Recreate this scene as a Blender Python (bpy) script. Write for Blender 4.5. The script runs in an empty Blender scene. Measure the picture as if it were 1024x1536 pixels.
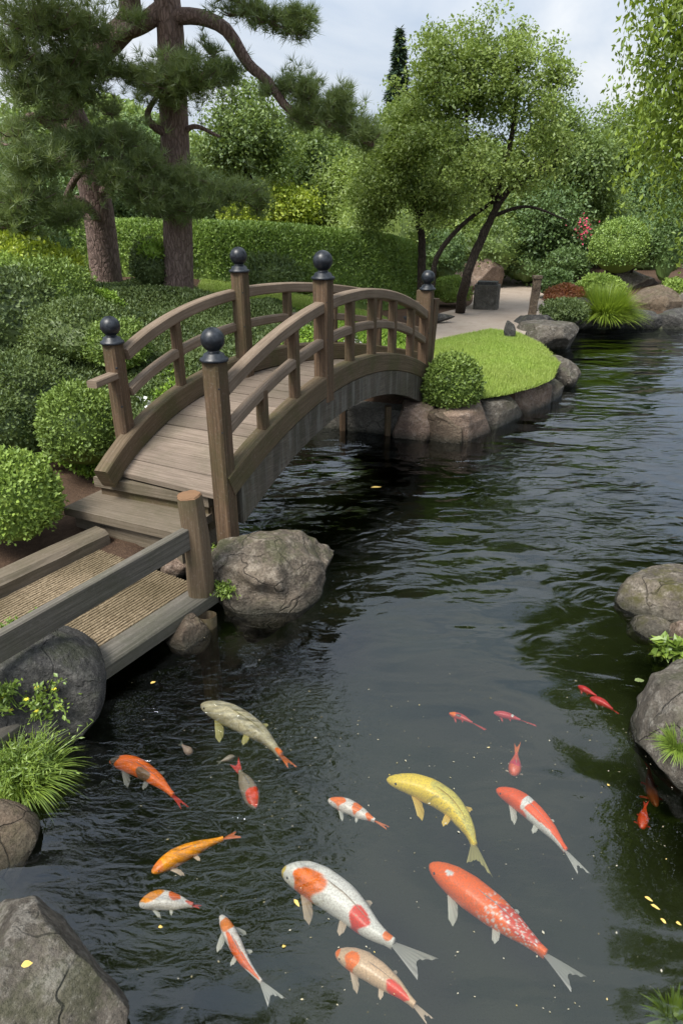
import bpy, math, random
import numpy as np
from mathutils import Vector
PI = math.pi
rng = np.random.default_rng(7)
SC = bpy.context.scene
COL = SC.collection

# ------------------------------------------------------------ camera model
CAMZ = 2.3; F = 1000.0; PITCH = math.radians(24.6)
cp, sp = math.cos(PITCH), math.sin(PITCH)
def ray(px, py):
    a = (px-512)/F; b = (768-py)/F
    return np.array([a, cp+b*sp, -sp+b*cp])
def W(px, py, z=0.0):                 # point of the picture that lies at height z
    r = ray(px, py); t = (z-CAMZ)/r[2]
    return np.array([0, 0, CAMZ]) + r*t
def D(px, py, Y):                     # point of the picture that lies Y metres away
    r = ray(px, py); t = Y/r[1]
    return np.array([0, 0, CAMZ]) + r*t
def S(px, py, Y):                     # metres per picture pixel at that distance
    r = ray(px, py); return Y/r[1]/F

cam_d = bpy.data.cameras.new('camera'); cam = bpy.data.objects.new('camera', cam_d)
COL.objects.link(cam); SC.camera = cam
cam.location = (0, 0, CAMZ); cam.rotation_euler = (PI/2-PITCH, 0, 0)
cam_d.sensor_fit = 'VERTICAL'; cam_d.sensor_height = 36; cam_d.lens = 36*F/1536
cam_d.clip_end = 2000

# ------------------------------------------------------------ node helpers
class NT:
    def __init__(s, name):
        s.m = bpy.data.materials.new(name); s.m.use_nodes = True
        s.n = s.m.node_tree.nodes; s.l = s.m.node_tree.links; s.n.clear()
        s.out = s.n.new('ShaderNodeOutputMaterial')
    def new(s, t, **k):
        n = s.n.new(t)
        for a, b in k.items():
            if a.startswith('_'): n.inputs[a[1:].replace('_', ' ')].default_value = b
            else: setattr(n, a, b)
        return n
    def link(s, a, b): s.l.new(a, b)
    def coord(s, kind='Object'): return s.new('ShaderNodeTexCoord').outputs[kind]
    def mapping(s, src, scale=(1,1,1), loc=(0,0,0), rot=(0,0,0)):
        m = s.new('ShaderNodeMapping'); s.link(src, m.inputs['Vector'])
        m.inputs['Scale'].default_value = scale; m.inputs['Location'].default_value = loc; m.inputs['Rotation'].default_value = rot
        return m.outputs[0]
    def noise(s, src, scale=5, detail=4, rough=.5, dist=0, out='Fac'):
        n = s.new('ShaderNodeTexNoise'); n.inputs['Scale'].default_value = scale
        n.inputs['Detail'].default_value = detail; n.inputs['Roughness'].default_value = rough
        n.inputs['Distortion'].default_value = dist
        if src is not None: s.link(src, n.inputs['Vector'])
        return n.outputs[out]
    def ramp(s, src, pts, interp='LINEAR'):
        r = s.new('ShaderNodeValToRGB'); s.link(src, r.inputs[0]); e = r.color_ramp.elements
        r.color_ramp.interpolation = interp
        while len(e) < len(pts): e.new(.5)
        for i, (p, c) in enumerate(pts):
            e[i].position = p
            e[i].color = (c, c, c, 1) if isinstance(c, (int, float)) else (*c, 1)
        return r.outputs[0]
    def mix(s, fac, a, b, mode='MIX'):
        m = s.new('ShaderNodeMix', data_type='RGBA', blend_type=mode)
        for sock, v in ((0, fac), (6, a), (7, b)):
            if isinstance(v, (int, float)): m.inputs[sock].default_value = v
            elif isinstance(v, tuple): m.inputs[sock].default_value = (*v, 1)
            else: s.link(v, m.inputs[sock])
        return m.outputs[2]
    def math(s, op, a, b=None, c=None, clamp=False):
        m = s.new('ShaderNodeMath', operation=op); m.use_clamp = clamp
        for i, v in enumerate((a, b, c)):
            if v is None: continue
            if isinstance(v, (int, float)): m.inputs[i].default_value = v
            else: s.link(v, m.inputs[i])
        return m.outputs[0]
    def bump(s, h, strength=.5, dist=.02, normal=None):
        b = s.new('ShaderNodeBump'); s.link(h, b.inputs['Height'])
        b.inputs['Strength'].default_value = strength; b.inputs['Distance'].default_value = dist
        if normal is not None: s.link(normal, b.inputs['Normal'])
        return b.outputs[0]
    def principled(s, col, rough=.7, normal=None, spec=.3):
        p = s.new('ShaderNodeBsdfPrincipled')
        if isinstance(col, tuple): p.inputs['Base Color'].default_value = (*col, 1)
        else: s.link(col, p.inputs['Base Color'])
        if isinstance(rough, (int, float)): p.inputs['Roughness'].default_value = rough
        else: s.link(rough, p.inputs['Roughness'])
        p.inputs['Specular IOR Level'].default_value = spec
        if normal is not None: s.link(normal, p.inputs['Normal'])
        s.link(p.outputs[0], s.out.inputs[0]); return p

def leaf_mat(name, cols, trans=.35, gloss=.03, clump=1.3, shift=None):
    cols = [tuple(min(.8, 2.0*x) for x in k) for k in cols]
    t = NT(name); g = t.new('ShaderNodeNewGeometry')
    c = t.ramp(g.outputs['Random Per Island'], [(i/(len(cols)-1), k) for i, k in enumerate(cols)])
    nz = t.noise(t.coord(), clump, 3)
    f = t.ramp(nz, [(.35, 0.0), (.65, 1.0)])
    alt = shift or tuple(min(1, a*1.35) for a in cols[-1])
    c = t.mix(t.math('MULTIPLY', f, .45), c, alt)
    d = t.new('ShaderNodeBsdfDiffuse'); t.link(c, d.inputs[0])
    tr = t.new('ShaderNodeBsdfTranslucent'); t.link(t.mix(.5, c, (.16, .2, .02), 'MIX'), tr.inputs[0])
    gl = t.new('ShaderNodeBsdfGlossy'); gl.inputs['Roughness'].default_value = .5
    gl.inputs['Color'].default_value = (.8, .85, .9, 1)
    m1 = t.new('ShaderNodeMixShader'); m1.inputs[0].default_value = trans
    t.link(d.outputs[0], m1.inputs[1]); t.link(tr.outputs[0], m1.inputs[2])
    m2 = t.new('ShaderNodeMixShader'); m2.inputs[0].default_value = gloss
    t.link(m1.outputs[0], m2.inputs[1]); t.link(gl.outputs[0], m2.inputs[2])
    t.link(m2.outputs[0], t.out.inputs[0]); return t.m

def wood_mat(name, light, dark, stain=(.05,.055,.025), stain_amt=.3, grain=1.0, vertical_dirt=False, rough=.75):
    t = NT(name); uv = t.coord('UV'); g = t.new('ShaderNodeNewGeometry')
    rnd = g.outputs['Random Per Island']
    off = t.new('ShaderNodeCombineXYZ'); t.link(t.math('MULTIPLY', rnd, 37.0), off.inputs[0]); t.link(t.math('MULTIPLY', rnd, 13.0), off.inputs[1])
    va = t.new('ShaderNodeVectorMath', operation='ADD'); t.link(uv, va.inputs[0]); t.link(off.outputs[0], va.inputs[1])
    v = va.outputs[0]
    g1 = t.noise(t.mapping(v, (2.2, 70, 1)), 1.0, 5, .6, .4)
    g2 = t.noise(t.mapping(v, (6, 220, 1)), 1.0, 3, .6)
    big = t.noise(v, 2.3, 4, .6)
    fine = t.noise(v, 45, 4, .7)
    c = t.mix(t.ramp(g1, [(.32, 0.0), (.68, 1.0)]), dark, light)
    c = t.mix(t.math('MULTIPLY', t.ramp(g2, [(.45, 0.0), (.6, 1.0)]), .35), c, tuple(.45*x for x in dark))
    c = t.mix(t.ramp(big, [(.35, 0.0), (.7, .6)]), c, tuple(.5*(a+b)*.8 for a, b in zip(light, dark)))
    c = t.mix(t.math('MULTIPLY', t.ramp(t.noise(t.coord(), 3.1, 5, .65), [(.45, 0.0), (.62, 1.0)]), stain_amt), c, stain)
    c = t.mix(t.math('MULTIPLY', t.ramp(fine, [(.55, 0.0), (.75, 1.0)]), .25), c, (.3, .28, .24))
    hsv = t.new('ShaderNodeHueSaturation'); t.link(c, hsv.inputs['Color'])
    t.link(t.math('MULTIPLY_ADD', rnd, .36, .82), hsv.inputs['Value'])
    c = hsv.outputs[0]
    if vertical_dirt:
        z = t.noise(t.mapping(t.coord(), (9, 9, .8)), 1.0, 5, .65)
        c = t.mix(t.ramp(z, [(.4, 0.0), (.8, .75)]), c, (.045,.042,.033))
        z2 = t.noise(t.mapping(t.coord(), (14, 14, 1.5), (5, 3, 1)), 1.0, 4, .65)
        c = t.mix(t.ramp(z2, [(.5, 0.0), (.75, .5)]), c, (.24, .24, .22))
    h = t.math('ADD', t.math('MULTIPLY', g1, .7), t.math('ADD', t.math('MULTIPLY', g2, .35), t.math('MULTIPLY', fine, .15)))
    t.principled(c, rough, t.bump(h, .45, .006), .25)
    return t.m

def stone_mat(name, base, dark, light, moss=.3, lichen=.5, mosscol=(.045,.06,.012), scale=1.0):
    t = NT(name); o = t.coord()
    n1 = t.noise(o, 3.2*scale, 8, .62, .3); n2 = t.noise(o, 14*scale, 8, .7); n3 = t.noise(o, 60*scale, 4, .8)
    vo = t.new('ShaderNodeTexVoronoi'); vo.inputs['Scale'].default_value = 90*scale; t.link(o, vo.inputs['Vector'])
    c = t.mix(t.ramp(n1, [(.32, 0.0), (.66, 1.0)]), dark, base)
    c = t.mix(t.math('MULTIPLY', t.ramp(n2, [(.5, 0.0), (.66, 1.0)]), lichen), c, light)
    c = t.mix(t.math('MULTIPLY', t.ramp(n3, [(.5, 0.0), (.62, 1.0)]), .55), c, tuple(.35*x for x in dark))
    c = t.mix(t.math('MULTIPLY', t.ramp(n3, [(.3, 1.0), (.42, 0.0)]), .35), c, tuple(min(1, 1.3*x) for x in light))
    vc = t.new('ShaderNodeTexVoronoi'); vc.feature = 'DISTANCE_TO_EDGE'; vc.inputs['Scale'].default_value = 3.2*scale
    wv = t.new('ShaderNodeVectorMath', operation='ADD'); t.link(o, wv.inputs[0]); sc3 = t.new('ShaderNodeVectorMath', operation='SCALE'); t.link(t.noise(o, 3*scale, 3, .5, out='Color'), sc3.inputs[0]); sc3.inputs['Scale'].default_value = .45; t.link(sc3.outputs[0], wv.inputs[1]); t.link(wv.outputs[0], vc.inputs['Vector'])
    crk = t.ramp(vc.outputs['Distance'], [(0.0, 1.0), (.02, 0.0)]); crk = t.math('MULTIPLY', crk, t.ramp(n1, [(.42, 0.0), (.55, 1.0)]))
    c = t.mix(t.math('MULTIPLY', crk, .38), c, tuple(.3*x for x in dark))
    geo = t.new('ShaderNodeNewGeometry'); sx = t.new('ShaderNodeSeparateXYZ'); t.link(geo.outputs['Normal'], sx.inputs[0])
    mm = t.math('MULTIPLY', t.ramp(sx.outputs[2], [(.3, 0.0), (.85, 1.0)]), t.ramp(t.noise(o, 4.5*scale, 6, .7), [(.48, 0.0), (.6, 1.0)]))
    c = t.mix(t.math('MULTIPLY', mm, moss), c, mosscol)
    # wet, algae-dark band at the water line (world height)
    px = t.new('ShaderNodeSeparateXYZ'); t.link(geo.outputs['Position'], px.inputs[0])
    wet = t.ramp(t.math('ADD', px.outputs[2], t.math('MULTIPLY', n1, .08)), [(.05, 1.0), (.13, 0.0)])
    c = t.mix(t.math('MULTIPLY', wet, .75), c, (.018, .02, .012))
    rough = t.math('MULTIPLY_ADD', wet, -.45, .82)
    h = t.math('ADD', t.math('MULTIPLY_ADD', crk, -.25, t.math('MULTIPLY', n1, 1.2)), t.math('ADD', t.math('MULTIPLY', n2, .5), t.math('MULTIPLY', n3, .16)))
    t.principled(c, rough, t.bump(h, 1.0, .06), .3)
    return t.m

def bark_mat(name, a, b, sc=(9, 9, 2.2)):
    t = NT(name); o = t.coord()
    v = t.new('ShaderNodeTexVoronoi'); v.feature = 'DISTANCE_TO_EDGE'; v.inputs['Scale'].default_value = 2.0
    n = t.noise(o, 3, 4); mp = t.mapping(o, sc)
    va = t.new('ShaderNodeVectorMath', operation='ADD'); t.link(mp, va.inputs[0]); t.link(t.noise(o, 5, 4, out='Color'), va.inputs[1])
    t.link(va.outputs[0], v.inputs['Vector'])
    crack = t.ramp(v.outputs['Distance'], [(0.0, .45), (.2, 1.0)])
    n2 = t.noise(t.mapping(o, (14, 14, 5)), 2, 6, .7)
    c = t.mix(t.ramp(n2, [(.3, 0.0), (.7, 1.0)]), a, b)
    c = t.mix(crack, tuple(.35*x for x in a), c)
    h = t.math('ADD', crack, t.math('MULTIPLY', n2, .8))
    t.principled(c, .9, t.bump(h, .8, .03), .15); return t.m

M = {}
M['deck'] = wood_mat('deck_wood', (.25,.2,.16), (.125,.097,.075), stain_amt=.25)
M['step'] = wood_mat('step_wood', (.2,.165,.125), (.105,.085,.06), stain_amt=.35, stain=(.07,.065,.035))
M['rail'] = wood_mat('rail_wood', (.29,.225,.17), (.13,.095,.066), stain_amt=.3, stain=(.07,.05,.03))
M['post'] = wood_mat('post_wood', (.165,.108,.066), (.058,.037,.023), stain_amt=.45, stain=(.05,.05,.02))
M['kerb'] = wood_mat('kerb_wood', (.17,.125,.08), (.07,.05,.028), stain_amt=.55, stain=(.06,.062,.02))
M['panel'] = wood_mat('panel_wood', (.155,.132,.105), (.062,.052,.042), stain_amt=.35, vertical_dirt=True)
M['plank'] = wood_mat('grey_plank', (.175,.16,.135), (.075,.068,.056), stain_amt=.35, stain=(.06,.065,.035))
M['log'] = wood_mat('log_wood', (.19,.14,.09), (.08,.055,.035), stain_amt=.4, stain=(.05,.055,.02))
M['logtop'] = wood_mat('log_top', (.3,.17,.09), (.15,.08,.045), stain_amt=.1)
M['rock'] = stone_mat('grey_rock', (.16,.14,.115), (.05,.043,.035), (.36,.34,.3), .35)
M['rock_tan'] = stone_mat('tan_rock', (.19,.155,.118), (.058,.048,.038), (.42,.37,.3), .5)
M['rock_dark'] = stone_mat('dark_rock', (.085,.082,.078), (.028,.028,.027), (.24,.23,.21), .3, .4)
M['rock_brown'] = stone_mat('brown_rock', (.18,.135,.095), (.075,.055,.04), (.3,.26,.2), .3, .3)
M['rock_mossy'] = stone_mat('mossy_rock', (.2,.17,.13), (.07,.06,.05), (.42,.38,.32), 1.0, .5, (.075,.07,.02))
M['rock_pink'] = stone_mat('pinkish_rock', (.34,.25,.19), (.12,.08,.06), (.42,.35,.3), .4, .5)
M['concrete'] = stone_mat('old_concrete', (.16,.15,.13), (.07,.065,.055), (.26,.25,.22), .2, .3)
M['bark_pine'] = bark_mat('pine_bark', (.2,.135,.115), (.32,.24,.21), (11,11,3))
M['bark_dark'] = bark_mat('dark_bark', (.04,.032,.026), (.09,.072,.058), (14,14,4))
M['bark_far'] = bark_mat('grey_bark', (.035,.03,.025), (.075,.065,.055), (8,8,2))
t = NT('black_paint'); n = t.noise(t.coord(), 40, 5, .6)
t.principled(t.mix(t.ramp(n, [(.45,0.0),(.7,1.0)]), (.006,.009,.014), (.022,.028,.038)), t.ramp(n, [(.3,.3),(.7,.5)]), t.bump(n, .15, .003), .5); M['black'] = t.m
M['pine'] = leaf_mat('pine_needles', [(.08,.12,.04), (.12,.165,.055), (.18,.22,.075)], .5, .06, 1.2, (.24,.3,.1))
M['pine_far'] = leaf_mat('conifer_needles', [(.015,.03,.02), (.03,.05,.03)], .15, .03)
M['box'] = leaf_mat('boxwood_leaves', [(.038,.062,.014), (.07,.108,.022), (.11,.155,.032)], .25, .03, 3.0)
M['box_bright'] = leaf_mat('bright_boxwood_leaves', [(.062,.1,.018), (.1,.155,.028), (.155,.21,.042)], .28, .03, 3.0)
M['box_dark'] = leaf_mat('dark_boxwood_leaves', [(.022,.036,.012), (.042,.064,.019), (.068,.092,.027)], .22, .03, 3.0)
M['hedge'] = leaf_mat('hedge_leaves', [(.055,.095,.02), (.09,.145,.03), (.14,.2,.04)], .25, .05, 2.0)
M['tree'] = leaf_mat('tree_leaves', [(.085,.13,.028), (.125,.18,.04), (.19,.24,.055)], .48, .05, .8)
M['tree_b'] = leaf_mat('olive_tree_leaves', [(.045,.075,.02), (.075,.115,.03), (.12,.165,.04)], .42, .04, .5)
M['tree_y'] = leaf_mat('yellow_green_leaves', [(.1,.15,.015), (.18,.23,.02), (.26,.3,.03)], .38, .05, .6)
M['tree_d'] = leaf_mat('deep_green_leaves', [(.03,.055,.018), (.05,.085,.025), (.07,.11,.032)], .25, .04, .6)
M['willow'] = leaf_mat('willow_leaves', [(.07,.115,.012), (.115,.175,.018), (.18,.24,.026)], .5, .05, .9)
M['cover'] = leaf_mat('ground_cover_leaves', [(.026,.041,.015), (.046,.068,.023), (.072,.098,.032)], .25, .03, 1.5)
M['cover_y'] = leaf_mat('light_ground_cover_leaves', [(.06,.1,.02), (.09,.16,.02), (.16,.24,.03)], .3, .03, 1.5)
M['red_leaf'] = leaf_mat('red_leaves', [(.1,.025,.012), (.18,.05,.02), (.2,.09,.03)], .3, .05, 3, (.22,.08,.03))
M['grass'] = leaf_mat('grass_blades', [(.12,.18,.03), (.18,.25,.045), (.26,.34,.08)], .35, .03, 1.6, (.4,.46,.13))
M['sprout'] = leaf_mat('sprout_leaves', [(.045,.08,.012), (.08,.13,.018), (.13,.18,.025)], .35, .05, 4)
M['petal_red'] = leaf_mat('red_petals', [(.55,.03,.06), (.7,.06,.12)], .3, .03, 3)
M['petal_yellow'] = leaf_mat('yellow_petals', [(.7,.3,.02), (.8,.5,.04)], .3, .03, 3)
M['petal_white'] = leaf_mat('pale_flowers', [(.5,.5,.4), (.6,.55,.5)], .3, .03, 3)

# ------------------------------------------------------------ objects
def tag(o, label=None, cat=None, group=None, kind=None):
    if label: o['label'] = label
    if cat: o['category'] = cat
    if group: o['group'] = group
    if kind: o['kind'] = kind
    return o
def wloc(o):
    p = np.zeros(3)
    while o is not None:
        p += np.array(o.location); o = o.parent
    return p
def thing(name, loc, label, cat, group=None):
    o = bpy.data.objects.new(name, None); COL.objects.link(o); o.location = [float(v) for v in loc]
    o.empty_display_size = .1
    return tag(o, label, cat, group)
def mesh(name, V, Fs, mat, parent=None, uv=None, smooth=False, col=None, origin=None):
    """V (n,3) world coordinates; Fs one (m,k) array or a list of lists."""
    V = np.asarray(V, dtype=np.float64)
    if parent is not None: org = wloc(parent)
    elif origin is not None: org = np.array(origin, float)
    else: org = np.array([V[:,0].mean(), V[:,1].mean(), V[:,2].min()])
    me = bpy.data.meshes.new(name)
    if isinstance(Fs, np.ndarray):
        m, k = Fs.shape; tot = np.full(m, k, dtype=np.int32); st = np.arange(m, dtype=np.int32)*k; fl = Fs.astype(np.int32).ravel()
    else:
        tot = np.array([len(f) for f in Fs], dtype=np.int32); st = np.concatenate([[0], np.cumsum(tot)[:-1]]).astype(np.int32)
        fl = np.array([i for f in Fs for i in f], dtype=np.int32); m = len(Fs)
    me.vertices.add(len(V)); me.vertices.foreach_set('co', (V-org).astype(np.float32).ravel())
    me.loops.add(len(fl)); me.loops.foreach_set('vertex_index', fl)
    me.polygons.add(m); me.polygons.foreach_set('loop_start', st); me.polygons.foreach_set('loop_total', tot)
    me.polygons.foreach_set('use_smooth', np.full(m, smooth))
    if uv is not None:
        l = me.uv_layers.new(name='UVMap'); l.data.foreach_set('uv', np.asarray(uv, dtype=np.float32).ravel())
    if col is not None:
        a = me.color_attributes.new('Col', 'FLOAT_COLOR', 'POINT')
        c4 = np.ones((len(V), 4), np.float32); c4[:, :3] = col; a.data.foreach_set('color', c4.ravel())
    me.materials.append(mat); me.update(); me.validate()
    o = bpy.data.objects.new(name, me); COL.objects.link(o)
    if parent is not None: o.parent = parent
    else: o.location = [float(v) for v in org]
    return o

class MB:                              # collects shapes of one part
    def __init__(s): s.v = []; s.f = []; s.uv = []; s.n = 0
    def add(s, V, Fs, uv=None):
        V = np.asarray(V, float); s.v.append(V)
        for i, f in enumerate(Fs):
            s.f.append([int(k)+s.n for k in f])
            if uv is not None: s.uv.extend(uv[i])
            else: s.uv.extend([(V[k][0]+V[k][2], V[k][1]) for k in f])
        s.n += len(V)
    def build(s, name, mat, parent=None, smooth=False): return mesh(name, np.vstack(s.v), s.f, mat, parent, s.uv, smooth)

def norm(v): v = np.asarray(v, float); return v/np.maximum(np.linalg.norm(v, axis=-1, keepdims=True), 1e-9)
def sweep(mb, path, w, h, up=(0,0,1), ch=.007, wobble=0, seed=0):
    """a board of width w and height h along a path (the path is the board's centre line)"""
    P = np.asarray(path, float); n = len(P)
    T = norm(np.gradient(P, axis=0)) if n > 2 else np.repeat(norm(P[1:]-P[:-1]), 2, 0)
    upv = np.asarray(up, float)
    sd = norm(np.cross(T, upv)); U = norm(np.cross(sd, T))
    a, b = w/2, h/2; c = min(ch, a*.5, b*.5)
    prof = np.array([(a-c,-b),(a,-b+c),(a,b-c),(a-c,b),(-a+c,b),(-a,b-c),(-a,-b+c),(-a+c,-b)])
    per = np.concatenate([[0], np.cumsum(np.linalg.norm(np.diff(np.vstack([prof, prof[:1]]), axis=0), axis=1))])
    s = np.concatenate([[0], np.cumsum(np.linalg.norm(np.diff(P, axis=0), axis=1))])
    V = (P[:,None,:] + sd[:,None,:]*prof[None,:,0:1] + U[:,None,:]*prof[None,:,1:2])
    if wobble:
        r = np.random.default_rng(seed); V = V + r.normal(0, wobble, V.shape)
    V = V.reshape(-1, 3)
    Fs, uv = [], []
    for i in range(n-1):
        for k in range(8):
            k2 = (k+1) % 8
            Fs.append((i*8+k, i*8+k2, (i+1)*8+k2, (i+1)*8+k))
            uv.append([(s[i], per[k]), (s[i], per[k+1]), (s[i+1], per[k+1]), (s[i+1], per[k])])
    Fs.append(tuple(range(7, -1, -1))); uv.append([(prof[k][0], prof[k][1]) for k in range(7, -1, -1)])
    Fs.append(tuple((n-1)*8+k for k in range(8))); uv.append([(prof[k][0], prof[k][1]) for k in range(8)])
    mb.add(V, Fs, uv)
def hexa(mb, c, along=(1,0,0)):
    """8 corners: bottom 4 (ccw) then top 4"""
    c = np.asarray(c, float); A = norm(along); B = norm(np.cross((0,0,1), A))
    Fs = [(3,2,1,0),(4,5,6,7),(0,1,5,4),(1,2,6,5),(2,3,7,6),(3,0,4,7)]
    uv = [[(float(c[k]@A), float(c[k]@B + c[k][2])) for k in f] for f in Fs]
    mb.add(c, Fs, uv)
def tube_np(path, rad, sides=8, cap=True):
    P = np.asarray(path, float); R = np.asarray(rad, float); n = len(P)
    T = norm(np.gradient(P, axis=0)) if n > 2 else np.repeat(norm(P[1:]-P[:-1]), 2, 0)
    ref = np.array([0.31, .93, .2]); A = norm(np.cross(T, ref)); B = np.cross(T, A)
    th = np.linspace(0, 2*PI, sides, endpoint=False)
    V = P[:,None,:] + R[:,None,None]*(A[:,None,:]*np.cos(th)[None,:,None] + B[:,None,:]*np.sin(th)[None,:,None])
    i = np.arange(n-1)[:,None]; k = np.arange(sides)[None,:]; k2 = (k+1) % sides
    Fq = np.stack([i*sides+k, i*sides+k2, (i+1)*sides+k2, (i+1)*sides+k], -1).reshape(-1, 4)
    return V.reshape(-1, 3), Fq
def smooth_path(pts, n):
    P = np.asarray(pts, float)
    if len(P) < 3:
        u = np.linspace(0, 1, n)[:, None]; return P[0]*(1-u)+P[1]*u
    Q = np.vstack([2*P[0]-P[1], P, 2*P[-1]-P[-2]]); m = len(P)-1; out = []
    for x in np.linspace(0, m, n):
        i = min(int(x), m-1); f = x-i; a, b, c, d = Q[i], Q[i+1], Q[i+2], Q[i+3]
        out.append(.5*((2*b)+(-a+c)*f+(2*a-5*b+4*c-d)*f*f+(-a+3*b-3*c+d)*f**3))
    return np.array(out)
def lathe(mb, prof, c, sides=24):
    P = np.asarray(prof, float); th = np.linspace(0, 2*PI, sides, endpoint=False); n = len(P)
    V = np.stack([P[:,None,0]*np.cos(th)+c[0], P[:,None,0]*np.sin(th)+c[1], np.repeat(P[:,None,1], sides, 1)+c[2]], -1).reshape(-1,3)
    Fs = [(i*sides+k, i*sides+(k+1)%sides, (i+1)*sides+(k+1)%sides, (i+1)*sides+k) for i in range(n-1) for k in range(sides)]
    Fs.append(tuple(range(sides-1,-1,-1))); Fs.append(tuple((n-1)*sides+k for k in range(sides)))
    mb.add(V, Fs)
def sines(seed, n=7, f=(1.5, 6)):
    r = np.random.default_rng(seed); K = norm(r.normal(size=(n,3)))*r.uniform(*f, (n,1)); ph = r.uniform(0, 6.28, n)
    A = 1/np.linalg.norm(K, axis=1); A = A/A.sum()
    return lambda X: (np.sin(np.asarray(X)@K.T+ph)*A).sum(-1)

# ------------------------------------------------------------ terrain
pond = np.array([(-.4,.35),(-.66,1.15),(-1.02,1.7),(-1.2,2.05),(-1.3,2.7),(-1.05,3.2),(-1.05,3.9),(-1.15,4.6),(-1.0,5.6),(-.55,6.6),(-.05,7.42),
    (.6,7.12),(1.15,6.95),(1.75,7.25),(2.35,7.9),(2.8,8.75),(3.15,9.35),(3.0,10.2),(2.9,11.2),(3.3,12.1),(4.2,12.7),(4.9,13.9),(7.0,14.0),(10.5,13.2),(12.5,9.5),(11,5.5),(7.5,4.2),(4.0,4.4),(2.5,4.1),(2.25,3.7),
    (2.2,3.0),(2.0,2.6),(1.75,1.9),(1.6,1.0),(1.3,.35)])
def sdist(X, Y):
    A = pond; B = np.roll(pond, -1, 0); d = np.full(X.shape, 1e9); ins = np.zeros(X.shape, bool)
    for (ax, ay), (bx, by) in zip(A, B):
        ex, ey = bx-ax, by-ay; tt = np.clip(((X-ax)*ex+(Y-ay)*ey)/(ex*ex+ey*ey), 0, 1)
        d = np.minimum(d, np.hypot(X-ax-tt*ex, Y-ay-tt*ey))
        c = ((ay > Y) != (by > Y)) & (X < (bx-ax)*(Y-ay)/(by-ay+1e-12)+ax); ins ^= c
    return np.where(ins, -d, d)
def sst(x, a, b): u = np.clip((x-a)/(b-a), 0, 1); return u*u*(3-2*u)
_tn = sines(3, 9, (.5, 2.5))
def land(X, Y):
    P = np.stack([X, Y, 0*X], -1)
    left = sst(-X, -1.0, 2.5)
    h = .16 + .14*sst(X, -1.6, -.2) + left*(.72*sst(Y, 5.2, 10.5) + .12*sst(-X, 2.0, 3.5)*sst(Y, 2.5, 6)) + .55*sst(Y, 16.5, 30) + .35*sst(X, 4.5, 8)*sst(Y, 14.5, 18)
    h = h - .1*left*(1-sst(Y, 3.0, 4.6))*(X > -2.6)
    return h + .05*_tn(P)*sst(Y, 11, 14)
def H(x, y):
    X = np.atleast_1d(np.asarray(x, float)); Y = np.atleast_1d(np.asarray(y, float)); d = sdist(X, Y)
    l = land(X, Y); s = sst(d, .0, .30); return -.75 + s*(l+.75)
def H1(x, y): return float(H(x, y)[0])
def axis(lo, hi, step, far):
    a = np.arange(lo, hi+1e-6, step); s = step; out = []; x = hi
    while x < far: s *= 1.35; x += s; out.append(x)
    s = step; neg = []; x = lo
    while x > -far: s *= 1.35; x -= s; neg.append(x)
    return np.array(neg[::-1]+list(a)+out)
gx = axis(-6, 9, .08, 600); gy = axis(-1, 18, .08, 600)
GX, GY = np.meshgrid(gx, gy); GZ = H(GX.ravel(), GY.ravel()).reshape(GX.shape)
nx, ny = len(gx), len(gy); I = (np.arange(ny-1)[:,None]*nx+np.arange(nx-1)[None,:])
TF = np.stack([I, I+1, I+nx+1, I+nx], -1).reshape(-1, 4)
t = NT('soil'); o = t.coord(); n1 = t.noise(o, 1.2, 6, .6); n2 = t.noise(o, 30, 6, .75); n3 = t.noise(o, 110, 3, .7)
c = t.mix(t.ramp(n1, [(.35,0.0),(.65,1.0)]), (.06,.038,.027), (.1,.066,.046))
c = t.mix(t.ramp(n2, [(.45,0.0),(.7,.8)]), c, (.13,.085,.055)); c = t.mix(t.ramp(n3, [(.55,0.0),(.7,.6)]), c, (.028,.02,.014))
geo = t.new('ShaderNodeNewGeometry'); sx = t.new('ShaderNodeSeparateXYZ'); t.link(geo.outputs['Position'], sx.inputs[0])
c = t.mix(t.ramp(sx.outputs[2], [(.0,1.0),(.08,0.0)]), c, t.mix(n1, (.085,.1,.065), (.16,.175,.115)))
t.principled(c, .95, t.bump(t.math('ADD', n2, t.math('MULTIPLY', n3, .5)), .8, .03), .1); M['soil'] = t.m
tag(mesh('ground', np.stack([GX, GY, GZ], -1).reshape(-1,3), TF, M['soil'], smooth=True, origin=(0,0,0)), kind='structure')

# water: a closed body with an absorbing volume
t = NT('pond_water'); o = t.coord()
def zone(px, py, r0, r1, sx_=1., sy_=1.):
    c = W(px, py)
    mp = t.mapping(o, (sx_, sy_, 1), (-c[0]*sx_, -c[1]*sy_, 0))
    ln = t.new('ShaderNodeVectorMath', operation='LENGTH'); t.link(mp, ln.inputs[0])
    return t.ramp(t.math('DIVIDE', ln.outputs['Value'], 10.0), [(r0/10, 1.0), (r1/10, 0.0)], 'EASE')
ox = t.new('ShaderNodeSeparateXYZ'); t.link(o, ox.inputs[0])
broad = t.noise(t.mapping(o, (.9, 1.7, 1), rot=(0,0,.25)), 1.0, 2, .5, .6)
mid = t.noise(t.mapping(o, (1.9, 4.2, 1), rot=(0,0,-.3)), 1.25, 2, .45, 1.3)
small = t.noise(t.mapping(o, (5, 13, 1), rot=(0,0,.3)), 2.0, 3, .55, .6)
chop = t.noise(t.mapping(o, (4.5, 12, 1), rot=(0,0,.75)), 1.7, 3, .5, 1.4)
zl = zone(330, 1140, .25, .95, 1., .8); zc = zone(560, 1200, .55, 1.5, 1., .9)
far = t.ramp(t.math('DIVIDE', ox.outputs[1], 10.0), [(.22, 0.0), (.48, 1.0), (.66, .75), (.95, .22)])
calm = t.math('SUBTRACT', 1.0, t.math('MULTIPLY', zc, .9))
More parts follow.
